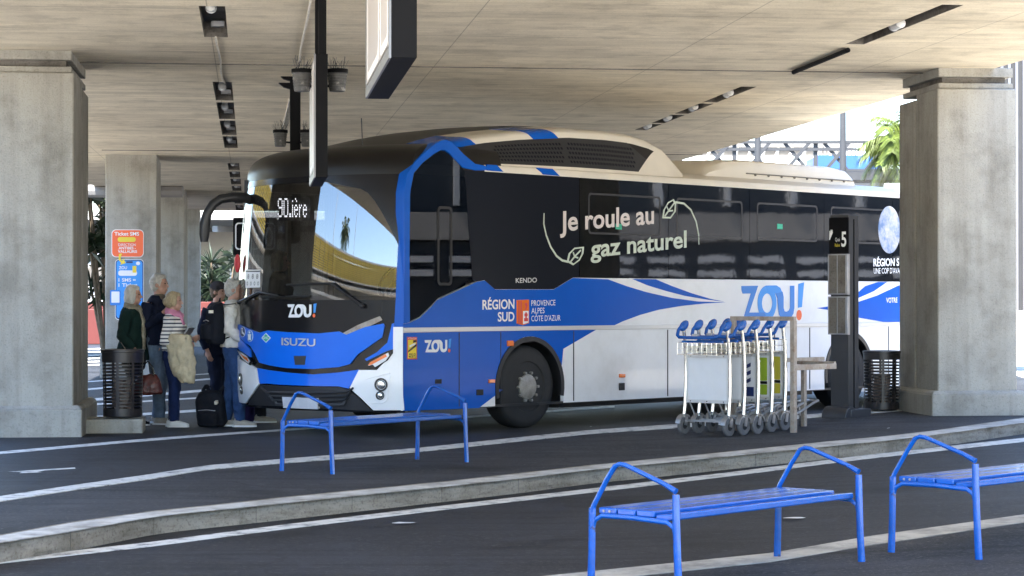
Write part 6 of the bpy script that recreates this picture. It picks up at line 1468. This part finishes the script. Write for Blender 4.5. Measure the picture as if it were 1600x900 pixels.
P4 = person('man in dark cap and navy jacket behind the backpack wearer', g0, R(-30), 1.71, None, None, 'short', 'hair_brown', 'navy', 'navy', 'blackp', armR=(V((-.04, -.27, 1.10)), V((.03, -.25, .87))), hem=.80, cap='dark_cap', headturn=5, seed=4.0)
g0 = on_z(364, 666.5, 0)
P5 = person('person in cream jumper and jeans with black backpack at coach door', g0, R(2), 1.73, None, None, 'short', 'hair_grey', 'creamknit', 'jeans', 'shoe_grey', armR=(V((-.02, -.25, 1.12)), V((.16, -.2, 1.02))), hem=.93, spread=.08, stag=.09, thick=.01, seed=5.0, topname='jumper')
g0 = on_z(399, 660, 0)
P6 = person('person in black clothes hidden behind the coach front corner', g0, R(10), 1.70, None, None, 'short', 'hair_brown', 'bagblack', 'bagblack', 'shoe_grey', seed=6.0)
pd = at(437, 404, 25.75)
P7 = person('fair-haired passenger in navy jacket boarding, seen through the windscreen', V((pd.x, pd.y, pd.z - 1.615)), R(-8), 1.68, None, None, 'bob', 'hair_blond', 'navy', 'navy', 'blackp', female=True, seed=7.0)
P7['group'] = 'people boarding inside the coach'
# held and carried things
def bagobj(name, label, cat, mb, m_, voxel=.01, wr=.012, wsc=11, smooth=5, seed=0, extra=None):
    t = thing(name, label, cat, (0, 0, 0)); o = soft('shell', mb, voxel, m_, t, smooth, wr, wsc, seed)
    if extra:
        for nm, mb2, mm in extra: mb2.build(nm, mm, t, sharp=40)
    return t
# beige coat over the arm of the striped woman
mb = MB(); 
pts = lambda *a: [W2(P3, V(p)) for p in a]
c = pts((.02, -.23, 1.10), (.22, -.16, 1.10)); ax = (c[1] - c[0])
rows = []
for zz, w_, th, off in ((.12, .9, .07, 0), (.06, 1.0, .085, 0), (-.08, 1.05, .085, .02), (-.22, 1.1, .075, .05), (-.36, .95, .07, .09), (-.48, .55, .05, .15)):
    ctr = W2(P3, V((.13 + off * .7, -.21, 1.06 + zz * 1.02))); e1 = V((math.cos(P3.rotation_euler.z), math.sin(P3.rotation_euler.z), 0)); e2 = V((-e1.y, e1.x, 0)); rows.append([ctr + e1 * (.15 * w_ * math.cos(2 * math.pi * j / 20)) + e2 * (th * math.sin(2 * math.pi * j / 20)) for j in range(20)])
mb.loft(rows); bagobj('coat', 'beige coat draped over the forearm of the striped-jersey woman', 'coat', mb, 'beige', .011, .022, 13, 3, 4.4)
p = W2(P3, V((.2, -.12, 1.17))); t = thing('tablet', 'grey folder held in front of the striped-jersey woman', 'folder', p, R(-20)); MB().box((0, 0, 0), (.02, .16, .22), Matrix.Rotation(R(35), 3, 'Y')).build('cover', 'steel', t, bevel=.004)
# shoulder bag of the white haired woman, burgundy handbag
c = W2(P1, V((.10, -.26, .80))); e = P1.rotation_euler.z; q = Matrix.Rotation(e, 3, 'Z')
mb = MB(); mb.loft([[c + q @ V((x * a_, y * b_, z)) for x, y in arc(0, 0, 1, 1, 0, 342, 19)] for z, a_, b_ in ((-.11, .13, .05), (-.06, .15, .06), (.05, .14, .055), (.1, .12, .03))])
st = MB().tube([W2(P1, V((-.06, -.255, 1.02))), W2(P1, V((.02, -.262, .9))), c + V((0, 0, .08))], (.012, .006), 6)
bagobj('shoulder_bag', 'black shoulder bag at the hip of the white-haired woman', 'bag', mb, 'bagblack', extra=[('strap', st, 'rust')])
c = at(231, 600, 25.9); mb = MB(); mb.loft([[c + V((x * a_, y * b_, z)) for x, y in arc(0, 0, 1, 1, 0, 342, 19)] for z, a_, b_ in ((-.125, .15, .07), (-.1, .175, .085), (0, .165, .08), (.09, .12, .055), (.115, .1, .03))])
hs = MB()
for y in (-.04, .04): hs.tube([c + V((-.09, y, .08)), c + V((-.07, y, .2)), c + V((0, y * .6, .27)), c + V((.05, y, .2)), c + V((.08, y, .08))], .007, 6)
bagobj('handbag', 'burgundy leather handbag hanging at knee height beside the bin', 'bag', mb, 'burgundy', extra=[('handle', hs, 'blackp')])
# worn backpack
def backpack(label, c, rz, s=1.0, lean=0, m_='bagblack', detail=True, hgt=.46, wid=.3, dep=.17):
    q = Matrix.Rotation(rz, 3, 'Z') @ Matrix.Rotation(R(lean), 3, 'Y'); t_ = lambda x, y, z: c + q @ V((x * s, y * s, z * s)); mb = MB()
    mb.loft([[t_(dx + dep * a_ * x, wid * b_ * y, z) for x, y in [(.5 * math.copysign(abs(math.cos(w)) ** .6, math.cos(w)), .5 * math.copysign(abs(math.sin(w)) ** .6, math.sin(w))) for w in [2 * math.pi * j / 22 for j in range(22)]]] for z, a_, b_, dx in ((0, .85, .9, 0), (.03, 1.1, 1.02, 0), (hgt * .5, 1.12, 1.0, 0), (hgt * .8, .95, .92, .01), (hgt * .95, .7, .75, .02), (hgt, .35, .5, .03))])
    mb.loft([[t_(-dep * .55 + .07 * x, wid * .72 * y * .5, z) for x, y in arc(0, 0, 1, 1, 0, 340, 17)] for z in (.05, .08, hgt * .42, hgt * .48)])
    st = MB()
    for y in (-1, 1): st.tube([t_(dep * .45, y * wid * .3, hgt * .95), t_(dep * 1.2, y * wid * .33, hgt * .98), t_(dep * 1.55, y * wid * .36, hgt * .6), t_(dep * 1.1, y * wid * .42, hgt * .2), t_(dep * .5, y * wid * .42, .06)], [(.026 * s, .006)] * 5, 8)
    st.tube([t_(dep * .3, -.03, hgt), t_(dep * .35, 0, hgt + .05), t_(dep * .3, .03, hgt)], .008, 6)
    lb = MB().box(t_(-dep * .5, -wid * .35, hgt * .78), (.05, .03, .035), q); zp = MB().tube([t_(-dep * .62, -wid * .3, hgt * .55), t_(-dep * .64, 0, hgt * .58), t_(-dep * .62, wid * .3, hgt * .55)], .005, 5)
    return bagobj('backpack', label, 'backpack', mb, m_, .01, .012, 10, 4, 2, [('strap', st, m_), ('zip', zp, 'steel'), ('patch', lb, 'cream')] if detail else None)
backpack('black backpack worn on the back of the cream-jumper person', W2(P5, V((-.20, -.10, .97))), P5.rotation_euler.z + R(25), 1.05, 0)
c = on_z(333, 666, 0); backpack('slumped black backpack standing on the ground beside the jeans', V((c.x, c.y, .02)), R(75), 1.0, -20, 'bagblack', True, .42, .36, .2)
c = on_z(383, 660, 0); mb = MB(); mb.loft([[V((c.x + .11 * a_ * x, c.y + .1 * a_ * y, z)) for x, y in arc(0, 0, 1, 1, 0, 342, 19)] for z, a_ in ((.01, .95), (.05, 1.05), (.2, 1.0), (.28, .7), (.3, .3))]); bagobj('bag', 'dark purple bag on the ground behind the coach front corner', 'bag', mb, 'bagpurple')
